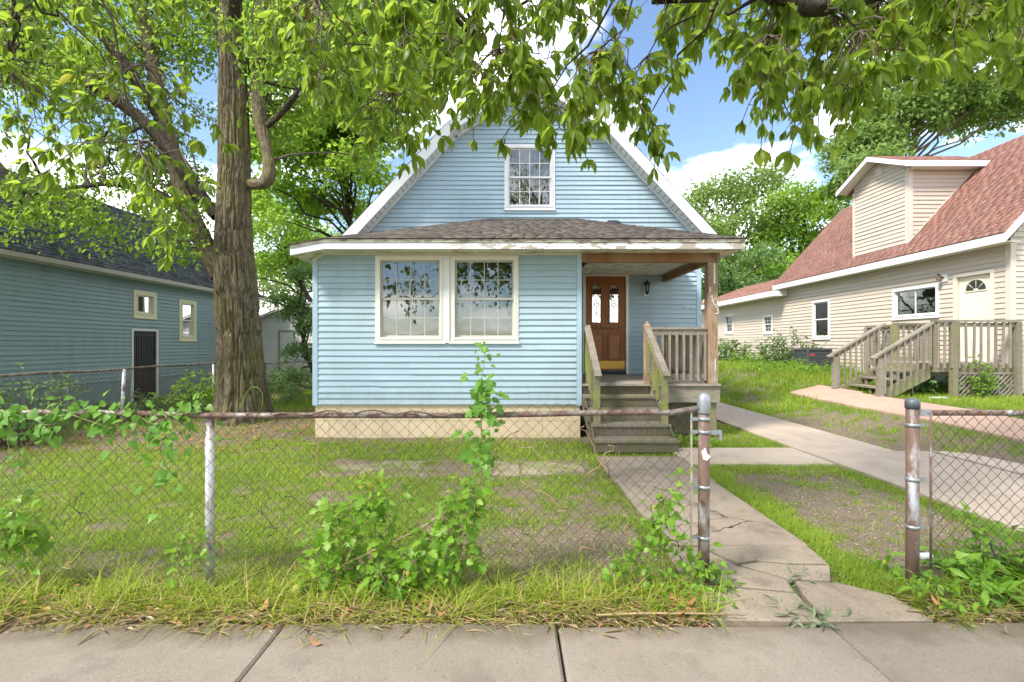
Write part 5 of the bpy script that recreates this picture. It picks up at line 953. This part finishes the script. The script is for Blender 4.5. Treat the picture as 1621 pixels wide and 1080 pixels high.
# ------------------------------------------------------------------ shrubs and weeds
def shrub(name, label, cx, cy, w, h, n_stem, mat, L, T=T_ELL2, wr=.5, lean=.35, group=None, nobj=0, per=9, cat='shrub'):
    z0 = float(ground_z(cx,cy)); t = thing(name,(cx,cy,z0),label,cat,group); mb = MB(); P=[];D=[];Nn=[];Ls=[]
    for _ in range(n_stem):
        a = random.random()*6.28; r_ = random.random()**.5; b = np.array((cx+w*.35*r_*math.cos(a),cy+w*.3*r_*math.sin(a),z0-.02)); hh = h*random.uniform(.55,1.05)*(1-.35*r_); tip = b+np.array((w*.45*r_*math.cos(a)+random.uniform(-.1,.1)*w,w*.4*r_*math.sin(a),hh)); p_ = curve_pts(b,tip,0,7,0,.04); mb.tube(p_,list(np.linspace(.012,.003,7)*min(1,h)),5)
        for q in range(per):
            f = random.uniform(.15,1); i = min(5,int(f*6)); c = p_[i]+(p_[i+1]-p_[i])*(f*6-i); o = unit(rng.normal(0,1,3)*np.array((1,1,.25))); 
            for s in range(3): P.append(c+o*L*.7*s+np.array((0,0,-.012*s))); D.append(unit(o+rng.normal(0,.45,3)+np.array((0,0,-.15)))); Nn.append(unit(np.array((0,0,1))+rng.normal(0,.35,3))); Ls.append(L*random.uniform(.6,1.2))
    mb.obj('stems', MT['twig'], t, None, True); P,D,Nn,Ls = map(np.array,(P,D,Nn,Ls)); b_, s_ = big_first(P,Ls,nobj)
    if nobj: leaf_objs(P[b_],D[b_],Nn[b_],Ls[b_],T,name+str(wr)+mat,MT[mat],wr,t)
    leaf_mesh('leaves',P[s_],D[s_],Nn[s_],Ls[s_],Ls[s_]*wr,T,MT[mat],t); return t
shrub('shrub','loose green shrub growing behind the air conditioner',10.45,17.6,1.9,1.75,46,'leaf_shrub',.13)
shrub('shrub','broad leaved shrub against the rear wing wall of the beige house',10.1,21.8,1.4,1.5,34,'leaf_shrub',.15,T_LONG,.5); shrub('shrub','low green shrub against the beige wall below the small window',10.3,19.8,1.5,.7,26,'leaf_weed',.12)
shrub('shrub','sprawling shrub in front of the teal wall by the basement window',-7.95,7.6,1.3,1.55,40,'leaf_shrub',.085); shrub('shrub','young leafy sapling shrub at the foot of the big trunk',-7.3,11.3,1.3,1.25,40,'leaf_weed',.10)
shrub('shrub','low bushy undergrowth below the security door',-7.9,10.6,1.7,.65,44,'leaf_shrub',.085); shrub('shrub','dark undergrowth between the trunk and the garage',-6.4,12.6,1.6,.8,40,'leaf_shrub',.09); shrub('shrub','green undergrowth in front of the garage door',-7.7,16.5,2.4,1.3,44,'leaf_shrub',.12)
shrub('shrub','fern like weeds growing under the deck stairs',9.6,11.1,1.2,.6,24,'leaf_shrub',.10,T_LONG,.4); shrub('weed','leafy weed sprouting through the deck railing',10.05,10.2,.4,1.0,12,'leaf_weed',.10,cat='weed')
shrub('weed','weedy tuft at the foot of the porch steps',2.85,7.55,.6,.26,26,'leaf_weed',.07,cat='weed'); shrub('weed','overgrown weeds around the air conditioner',9.6,15.6,2.4,.45,70,'leaf_weed',.12,T_LONG,.35,cat='weed')
# front fence weeds and vines
def climber(name, label, stems, mat, L, T, wr, nobj, dens=34, spread=.045, cat='weed', d=3.04):
    s0 = wpt(*stems[0][0],d); t = thing(name,(s0[0],s0[1],0),label,cat); mb = MB(); P=[];D=[];Nn=[];Ls=[]
    for st in stems:
        pts = np.array([wpt(px,py,d+random.uniform(-.05,.03)) for px,py in st]); tt = np.linspace(0,1,len(pts)); t2 = np.linspace(0,1,14); q = np.stack([np.interp(t2,tt,pts[:,i]) for i in range(3)],1)+rng.normal(0,.006,(14,3)); q[:,2] = np.maximum(q[:,2],.0); mb.tube(q,list(np.linspace(.0045,.0018,14)),5)
        n_ = int(dens*np.linalg.norm(np.diff(pts,axis=0),axis=1).sum()/.4); f = rng.uniform(.08,1,n_); c = np.stack([np.interp(f,t2,q[:,i]) for i in range(3)],1); o = rng.normal(0,spread,(n_,3)); P.append(c+o)
        for k in range(0,n_): mb.tube([c[k],c[k]+o[k]*.6+np.array((0,0,.006)),c[k]+o[k]],.0011,3,False)
        D.append(unit(o*8+rng.normal(0,.6,(n_,3))+np.array((0,-.3,-.35)))); Nn.append(unit(rng.normal(0,.5,(n_,3))+np.array((0,-.55,.7)))); Ls.append(L*rng.uniform(.45,1.3,n_))
    mb.obj('stems', m_plain('weed_stem',(.20,.19,.07),.6), t, None, True); P,D,Nn,Ls = map(np.concatenate,(P,D,Nn,Ls)); b_, s_ = big_first(P,Ls,nobj); leaf_objs(P[b_],D[b_],Nn[b_],Ls[b_],T,name+str(wr)+mat+str(len(T[0])),MT[mat],wr,t)
    if len(s_): leaf_mesh('leaves',P[s_],D[s_],Nn[s_],Ls[s_],Ls[s_]*wr,T,MT[mat],t)
    return t
climber('weed','sprawling lobed leaf weed climbing the middle of the fence',[[(520,955),(508,885),(520,830),(560,800),(600,785)],[(565,965),(560,900),(545,845)],[(600,965),(602,900),(590,830),(600,780)],[(545,950),(530,915),(500,900)],[(620,960),(640,905),(650,870)],[(585,960),(580,930),(550,920)]],'leaf_weed',.062,T_LOBE,.95,260,92,.06)
climber('weed','light green weed leaning right along a bare cane',[[(640,950),(662,885),(700,825),(740,785),(762,762)],[(690,905),(722,850),(735,790)],[(740,905),(748,850),(752,790)],[(700,930),(712,890),(700,860)]],'leaf_weed',.060,T_LOBE,.85,200,72,.055)
climber('weed','weed with paired leaflets reaching down to the sidewalk edge',[[(600,900),(615,940),(612,985)],[(640,905),(625,945),(618,960)],[(590,925),(600,950),(604,970)]],'leaf_vine',.055,T_ELL2,.5,60,36,.035,d=2.9)
climber('weed','yellow green vine weeds winding around the rusty gate post',[[(1020,935),(1005,880),(1035,830),(1050,790)],[(1060,965),(1045,870),(1050,800),(1078,768)],[(1090,985),(1102,910),(1080,860)],[(1130,985),(1142,920),(1128,880)],[(1060,985),(1100,960),(1160,930)],[(1040,960),(990,900),(975,885)]],'leaf_weed',.048,T_HEART,.85,230,58,.045)
climber('weed','low creeping weeds on the ground before the gate post',[[(1050,960),(1100,985),(1170,985)],[(1070,985),(1120,960),(1190,990)],[(1040,975),(1080,995),(1130,1000)]],'leaf_weed',.05,T_ELL2,.5,60,34,.05,d=2.85)
shrub('weed','leafy weeds under the chain link panel beside the driveway',3.2,2.88,1.15,.32,46,'leaf_weed',.080,T_LONG,.42,nobj=140,cat='weed'); shrub('weed','tall weeds climbing the chain link panel',3.45,3.08,.8,.60,30,'leaf_weed',.065,T_HEART,.8,nobj=80,cat='weed')
climber('weed','clump of heart leaved weeds at the fence end',[[(10,900),(15,850),(30,800)],[(40,905),(35,850),(60,820)],[(0,880),(-20,830),(-10,780)]],'leaf_weed',.06,T_HEART,.85,120,60,.06)
climber('weed','small weed at the galvanised fence post',[[(285,930),(280,870),(300,840)],[(300,925),(310,880),(322,850)]],'leaf_weed',.045,T_LOBE,.8,70,48,.045)
shrub('weed','silvery rosette weed in the cracked slab joint',1.70,2.70,.17,.10,26,'leaf_silver',.085,T_LONG,.22,cat='weed',per=3); shrub('weed','silvery rosette weed by the slab crack',1.93,3.16,.14,.09,20,'leaf_silver',.075,T_LONG,.22,cat='weed',per=3)
def vine(name, label, path, n_leaf, L, spread, mat, nobj, T=T_HEART, wr=.9, down=.6, cat='vine', leafz=None):
    path = np.array(path,float); t = thing(name,tuple(path[0]),label,cat); mb = MB(); mb.tube(path,list(np.linspace(.005,.002,len(path))),6); mb.obj('stem', m_plain('vine_stem',(.22,.24,.07),.6), t, None, True)
    tt = np.linspace(0,1,len(path)); f = rng.random(n_leaf) if leafz is None else leafz(n_leaf); P = np.stack([np.interp(f,tt,path[:,i]) for i in range(3)],1); o = rng.normal(0,spread,(n_leaf,3))*np.array((1,.5,.8)); P = P+o
    D = unit(o*6+rng.normal(0,.5,(n_leaf,3))+np.array((0,-.35,-down))); Nn = unit(rng.normal(0,.35,(n_leaf,3))+np.array((0,-.75,.55))); Ls = L*rng.uniform(.55,1.25,n_leaf)*(np.interp(f,[0,.55,1],[1,1,.5]) if leafz is not None else 1)
    b_, s_ = big_first(P,Ls,nobj); leaf_objs(P[b_],D[b_],Nn[b_],Ls[b_],T,name+str(wr)+mat,MT[mat],wr,t)
    if len(s_): leaf_mesh('leaves',P[s_],D[s_],Nn[s_],Ls[s_],Ls[s_]*wr,T,MT[mat],t)
    return t
vine('vine','heart leaved vine draped over the top rail of the fence',[(-3.7+.08*k,FZ-.03+.03*math.sin(k),1.08+.04*math.sin(k*1.3)) for k in range(22)],210,.060,.075,'leaf_vine',150)
vine('vine','thin vine hanging below the rail beside the galvanised post',[(-2.25+.03*math.sin(k),FZ-.03,1.12-.05*k) for k in range(12)],30,.06,.06,'leaf_vine',30); vine('vine','heart leaved vine hanging in the mesh at the fence end',[(-3.3+.02*k+.05*math.sin(k),FZ-.04,1.15-.05*k) for k in range(8)],34,.06,.09,'leaf_vine',34)
vine('climbing_vine','tall climbing weed rising above the fence rail before the blue wall',[(-.34,3.05,0),(-.27,3.04,.3),(-.22,3.05,.55),(-.19,3.04,.85),(-.20,3.05,1.1),(-.205,3.05,1.3),(-.18,3.05,1.45),(-.165,3.05,1.56)],95,.085,.05,'leaf_vine',95,T_LOBE,.85,leafz=lambda n_: np.where(rng.random(n_)<.8, rng.uniform(.42,.78,n_), rng.uniform(.78,1,n_)))
# bare tendrils tangled in the mesh
td = thing('dead_tendrils', (-1,FZ,.1), 'dry leafless vine tendrils tangled in the chain link', 'dead vine')
for k in range(26):
    x = random.uniform(-3.2,.9); z = random.uniform(.25,1.15); a = np.array((x,FZ-.035,z)); pts = [a]
    for q in range(9): pts.append(pts[-1]+np.array((random.uniform(-.06,.06)+.02*math.sin(k),random.uniform(-.01,.01),random.uniform(-.07,.02))))
    MB().tube([p for p in pts if p[2] > .02] if pts[-1][2] > .02 else [(*p[:2],max(p[2],.03)) for p in pts],.003,5).obj('tendril', MT['straw'] if k%3 else MT['twig'], td, None, True)
mb = [(-1.55+.05*k,FZ-.03+.012*math.sin(k*1.9),1.135+.012*math.sin(k*1.1)-.0008*(k-12)**2*.2) for k in range(26)]
MB().tube(mb,.006,6).obj('tendril', MT['twig'], td, None, True)
lp = thing('green_tendril', (-2.0,3.05,1.1), 'curled yellow green tendril looping above the fence rail', 'vine')
MB().tube([wpt(px,py,3.06) for px,py in ((380,652),(384,640),(390,622),(398,613),(408,613),(415,622),(416,638),(412,650))],.003,6).obj('stem', MT['leaf_lime'], lp, None, True); MB().tube([wpt(px,py,3.06) for px,py in ((305,640),(312,625),(318,610),(319,598),(328,600),(336,606))],.004,6).obj('stem', MT['leaf_lime'], lp, None, True)

# ------------------------------------------------------------------ grass
def blades(name, P, Hh, Wd, tilt, bend, mat, rnd, parent=None, stations=3):
    n = len(P); a = rng.random(n)*2*np.pi; o = np.stack([np.cos(a),np.sin(a),np.zeros(n)],1); s = np.stack([-o[:,1],o[:,0],np.zeros(n)],1); d = unit(o*tilt[:,None]+np.array((0,0,1))); us = np.linspace(0,1,stations); V = []
    for u_ in us:
        c = P+d*(Hh*u_)[:,None]+(o*bend[:,None]-np.array((0,0,1))*(bend*.45)[:,None])*(Hh*u_*u_)[:,None]; w_ = (Wd*(1-u_*.92))[:,None]*.5; V += [c-s*w_, c+s*w_]
    V = np.stack(V,1).reshape(-1,3); k = 2*stations; f = np.array([(2*i,2*i+1,2*i+3,2*i+2) for i in range(stations-1)]); Fc = (f[None]+(np.arange(n)*k)[:,None,None]).reshape(-1,4)
    return stuff(obj(name, np_mesh(name,V,Fc,MT[mat],np.repeat(rnd,k),True), parent))
def paved(x, y):
    m_ = (y < 2.62) & (y > 1.0); m_ |= (x>1.18)&(x<np.where(y<3.45,2.22,2.335))&(y>2.66)&(y<6.66); m_ |= (x>2.34)&(x<4.3)&(y>6.26)&(y<7.2); m_ |= (x>4.28)&(x<5.68)&(y>2.7); m_ |= (x>5.6)&(x<8.2)&(y>2.7)&(y<6.75)
    m_ |= (x>7.17)&(x<8.22)&(y>5.6)&(y<12.3); m_ |= (x>FX0)&(x<FX1)&(y>8.17); m_ |= (x>FX1)&(x<3.56)&(y>8.17); m_ |= (x>MX0)&(x<MX1)&(y>10.7); m_ |= (x>1.2)&(x<2.45)&(y>6.9)&(y<8.3); m_ |= (x<LX); m_ |= (x>RX)&(y>10.4); m_ |= (x-(-5.72))**2+(y-10)**2 < .40
    m_ |= (x>-11)&(x<-6.8)&(y>20); return m_
def scatter(n, x0, x1, y0, y1, thr_pow=1.0, edge=.03):
    x = rng.uniform(x0,x1,n); y = rng.uniform(y0,y1,n); jx, jy = x+rng.normal(0,edge,n), y+rng.normal(0,edge,n); vis = np.abs(x) < y*1.13+.4; b = bare(x,y); keep = vis & ~paved(jx,jy) & (rng.random(n) > np.clip(b*1.15,0,.97)**thr_pow); return x[keep], y[keep]
def lawn(name, n, x0, x1, y0, y1, h, w, mat='grass', hv=.4, tilt=.55, bend=.5, grp=None):
    x, y = scatter(n,x0,x1,y0,y1); z = ground_z(x,y)-.005; hh = h*rng.uniform(1-hv,1+hv,len(x))*(.35+.75*fbm2(x,y,2.3,40)+.7*fbm2(x,y,7,43)); hue = np.clip(fbm2(x,y,.9,50)*1.0+(fbm2(x,y,5,55)-.5)*1.6-.02+rng.normal(0,.16,len(x)),0,.925); hue = np.where(rng.random(len(x))<.05,.97,hue)
    return blades(name, np.stack([x,y,z],1), hh, w*rng.uniform(.7,1.3,len(x)), rng.uniform(0,tilt,len(x)), rng.uniform(0,bend,len(x)), mat, hue)
lawn('lawn_grass', 84000, -5.2, 4.4, 2.75, 5.6, .052, .0052); lawn('lawn_grass', 86000, -9, 7, 5.6, 9.4, .060, .008); lawn('lawn_grass', 70000, 5.2, 12, 5.5, 15, .085, .012, hv=.5); lawn('lawn_grass', 50000, 5.5, 14, 11, 28, .14, .022, hv=.5); lawn('lawn_grass', 50000, -11, -3.3, 9, 20, .10, .016); lawn('lawn_grass', 14000, -60, 60, 26, 60, .16, .06)
# clover and broad weeds in the lawn
x, y = scatter(26000,-6,5,2.9,8.0,.8); P = np.stack([x,y,ground_z(x,y)+rng.uniform(.0,.035,len(x))],1); a = rng.random(len(x))*6.28; D = np.stack([np.cos(a),np.sin(a),rng.uniform(0,.5,len(x))],1); Ls = rng.uniform(.012,.03,len(x))
leaf_mesh('lawn_clover',P,D,unit(rng.normal(0,.3,(len(x),3))+np.array((0,0,1))),Ls,Ls*.7,T_DIA,MT['leaf_weed'],None)
# long grass along the fence, gate and slab edges
def tufts(name, n, fx, h, w, per, mat='grass_long', sp=.035, dry=.22):
    c = np.array([fx() for _ in range(n)]); c = c[~paved(c[:,0],c[:,1])]; x = np.repeat(c[:,0],per)+rng.normal(0,sp,len(c)*per); y = np.repeat(c[:,1],per)+rng.normal(0,sp,len(c)*per); hh = np.repeat(h*rng.uniform(.5,1.25,len(c)),per)*rng.uniform(.5,1.15,len(x)); hue = np.clip(np.repeat(rng.random(len(c))*.6,per)+rng.random(len(x))*.3,0,.74); hue = np.where(rng.random(len(x))<dry,.95,hue)
    return blades(name,np.stack([x,y,ground_z(x,y)-.005],1),hh,w*rng.uniform(.6,1.3,len(x)),rng.uniform(.05,.9,len(x)),rng.uniform(.2,1.3,len(x)),mat,hue,None,5)
tufts('fence_grass',250,lambda:(random.uniform(-4.2,1.15),random.gauss(2.90,.10)),.24,.0115,22,dry=.14); tufts('fence_grass',150,lambda:(random.uniform(-4.2,1.15),random.uniform(2.68,2.9)),.15,.009,18,dry=.25); tufts('fence_grass',110,lambda:(random.uniform(2.45,4.4),random.gauss(2.9,.10)),.15,.010,22,dry=.12); tufts('fence_grass',130,lambda:(random.uniform(-3.6,1.1),random.gauss(3.15,.16)),.11,.006,20)
tufts('walk_edge_grass',260,lambda:(lambda y_:(2.37+.04*math.sin(y_*3)+abs(random.gauss(0,.13)),y_))(random.uniform(2.95,6.1)),.085,.006,26,'grass',.05,.06); tufts('walk_edge_grass',120,lambda:(random.gauss(4.18,.09),random.uniform(3.4,6.2)),.08,.006,24,'grass',.05,.06); tufts('walk_edge_grass',90,lambda:(random.uniform(2.6,4.2),random.gauss(6.05,.12)),.10,.008,24,'grass',.06,.05)
tufts('walk_edge_grass',150,lambda:(random.uniform(2.5,4.25),random.uniform(7.25,8.1)),.09,.008,22,'grass',.06,.05); tufts('walk_edge_grass',70,lambda:(random.uniform(-3.4,1.2),random.gauss(7.75,.2)),.08,.007,20,'grass',.06,.05); tufts('lawn_tufts',520,lambda:(lambda y_:(random.uniform(-1.05*y_,1.1),y_))(random.uniform(3.3,7.4)),.075,.006,22,'grass',.045,.05); tufts('lawn_tufts',90,lambda:(2.44+random.random()*.12,random.uniform(2.7,3.5)),.10,.006,26,'grass',.05,.08); tufts('walk_edge_grass',60,lambda:(random.uniform(2.23,2.5),random.uniform(3.0,3.5)),.07,.006,22,'grass',.04,.08); tufts('walk_edge_grass',130,lambda:(1.16-abs(random.gauss(0,.06)),random.uniform(3.3,6.6)),.06,.006,20,'grass',.035,.06); tufts('soil_tufts',150,lambda:(random.uniform(2.5,4.2),random.uniform(3.2,6.1)),.045,.005,14,'grass',.03,.1); tufts('soil_tufts',110,lambda:(random.uniform(-.9,1.15),random.uniform(3.3,4.4)),.05,.005,14,'grass',.03,.1); tufts('wild_grass',240,lambda:(random.uniform(8.3,10.9),random.uniform(14,22)),.30,.016,20,'grass',.12,.04)
# dry straw litter along the fence
x = rng.uniform(-4.2,1.3,4200); y = np.clip(rng.normal(2.74,.08,4200),2.56,3.1); e = rng.uniform(2.4,4.4,1500); x = np.concatenate([x,e]); y = np.concatenate([y,np.clip(rng.normal(2.8,.1,1500),2.62,3.2)]); k_ = ~((x>1.14)&(x<2.4)); x, y = x[k_], y[k_]
a = rng.random(len(x))*6.28; P = np.stack([x,y,np.maximum(ground_z(x,y),-.02)+rng.uniform(.005,.045,len(x))],1); D = np.stack([np.cos(a),np.sin(a)*.7,rng.normal(0,.16,len(x))],1); Ls = rng.uniform(.05,.15,len(x)); leaf_mesh('straw_litter',P,D,unit(rng.normal(0,.3,(len(x),3))+np.array((0,0,1))),Ls,.0045,T_DIA,MT['straw'],None)
x = rng.uniform(-4,1.2,420); y = np.clip(rng.normal(2.78,.09,420),2.6,3.1); a = rng.random(len(x))*6.28; Ls = rng.uniform(.025,.055,len(x)); leaf_mesh('leaf_litter',np.stack([x,y,ground_z(x,y)+rng.uniform(.03,.06,len(x))],1),np.stack([np.cos(a),np.sin(a),rng.normal(0,.3,len(x))],1),unit(rng.normal(0,.5,(len(x),3))+np.array((0,0,1))),Ls,Ls*.5,T_ELL2,MT['dry_leaf'],None)
# pebbles and crumbs on bare soil, leaf litter under the tree
x = rng.uniform(2.4,4.2,3500); y = rng.uniform(3.0,6.2,3500); x2 = rng.uniform(5.7,7.1,2500); y2 = rng.uniform(6.8,11,2500); x3 = rng.uniform(-.8,1.2,1500); y3 = rng.uniform(3.4,4.3,1500); x = np.concatenate([x,x2,x3]); y = np.concatenate([y,y2,y3]); a = rng.random(len(x))*6.28; Ls = rng.uniform(.006,.022,len(x))
leaf_mesh('soil_crumbs',np.stack([x,y,ground_z(x,y)+.002],1),np.stack([np.cos(a),np.sin(a),rng.uniform(0,.6,len(x))],1),unit(rng.normal(0,.4,(len(x),3))+np.array((0,0,1))),Ls,Ls*.8,T_DIA,m_plain('crumb',(.30,.255,.20),.9,.3,30),None)
x = rng.uniform(-8,-3.6,2600); y = rng.uniform(7,12,2600); a = rng.random(len(x))*6.28; Ls = rng.uniform(.03,.07,len(x)); leaf_mesh('leaf_litter',np.stack([x,y,ground_z(x,y)+.02],1),np.stack([np.cos(a),np.sin(a),rng.uniform(-.1,.4,len(x))],1),unit(rng.normal(0,.4,(len(x),3))+np.array((0,0,1))),Ls,Ls*.5,T_DIA,MT['dry_leaf'],None)
# single fallen things that can be seen
FL = [(1.02,2.80,'curled brown dead leaf at the foot of the gate post'),(2.52,2.76,'orange dead leaf at the foot of the grey capped post'),(2.72,2.74,'reddish dead leaf among weeds below the chain link panel'),(-.42,2.70,'brown dead leaf near the straw at the sidewalk edge'),(-1.45,2.72,'dead leaf lying below the galvanised post'),(-.98,2.45,'dry leaf lying alone on the sidewalk slab'),(.95,2.72,'tan dead leaf lying on the straw before the gate')]
for i,(x,y_,lb) in enumerate(FL):
    V = T_ELL[0].copy(); V[:,1]*=.5; V[:,2]*=-1.4; me = np_mesh('fallen_leaf',V*.075,T_ELL[1],MT['dry_leaf'],np.full(len(V),.1+.12*i),True); z = .03 if y_ < 2.62 else .045
    tag(obj('fallen_leaf',me,None,Matrix.Translation((x,y_,z)) @ Matrix.Rotation(i*1.9,4,'Z') @ Matrix.Rotation(-.15,4,'Y')),lb,'leaf')
tag(MB().tube([(.48,2.70,.03),(.72,2.69,.045),(1.0,2.70,.04),(1.32,2.69,.035)],[.006,.007,.006,.003],6).obj('fallen_stick',MT['straw'],None,None,True),'long thin dry stick lying along the sidewalk edge','stick')
tag(MB().tube([wpt(523,905,3.0),wpt(590,872,3.02),wpt(660,840,3.05),wpt(712,806,3.08)],[.006,.007,.006,.004],6).obj('leaning_stick',m_plain('dry_cane',(.42,.30,.15),.8),None,None,True),'bare tan cane leaning through the weed clump','stick')
tag(MB().lathe((0,0,0),[(.018,0),(.024,.004),(.024,.09),(.02,.1),(.012,.11)],12).obj('crushed_cup',MT['white'],None,Matrix.Translation((2.98,3.45,.03)) @ Matrix.Rotation(R(88),4,'Y'),True),'small white crushed cup on the soil behind the chain link panel','litter')
tag(MB().box(8.62,8.95,9.72,9.80,.47,.495).obj('white_board',MT['white'],None),'short white board lying in the grass before the deck','board')
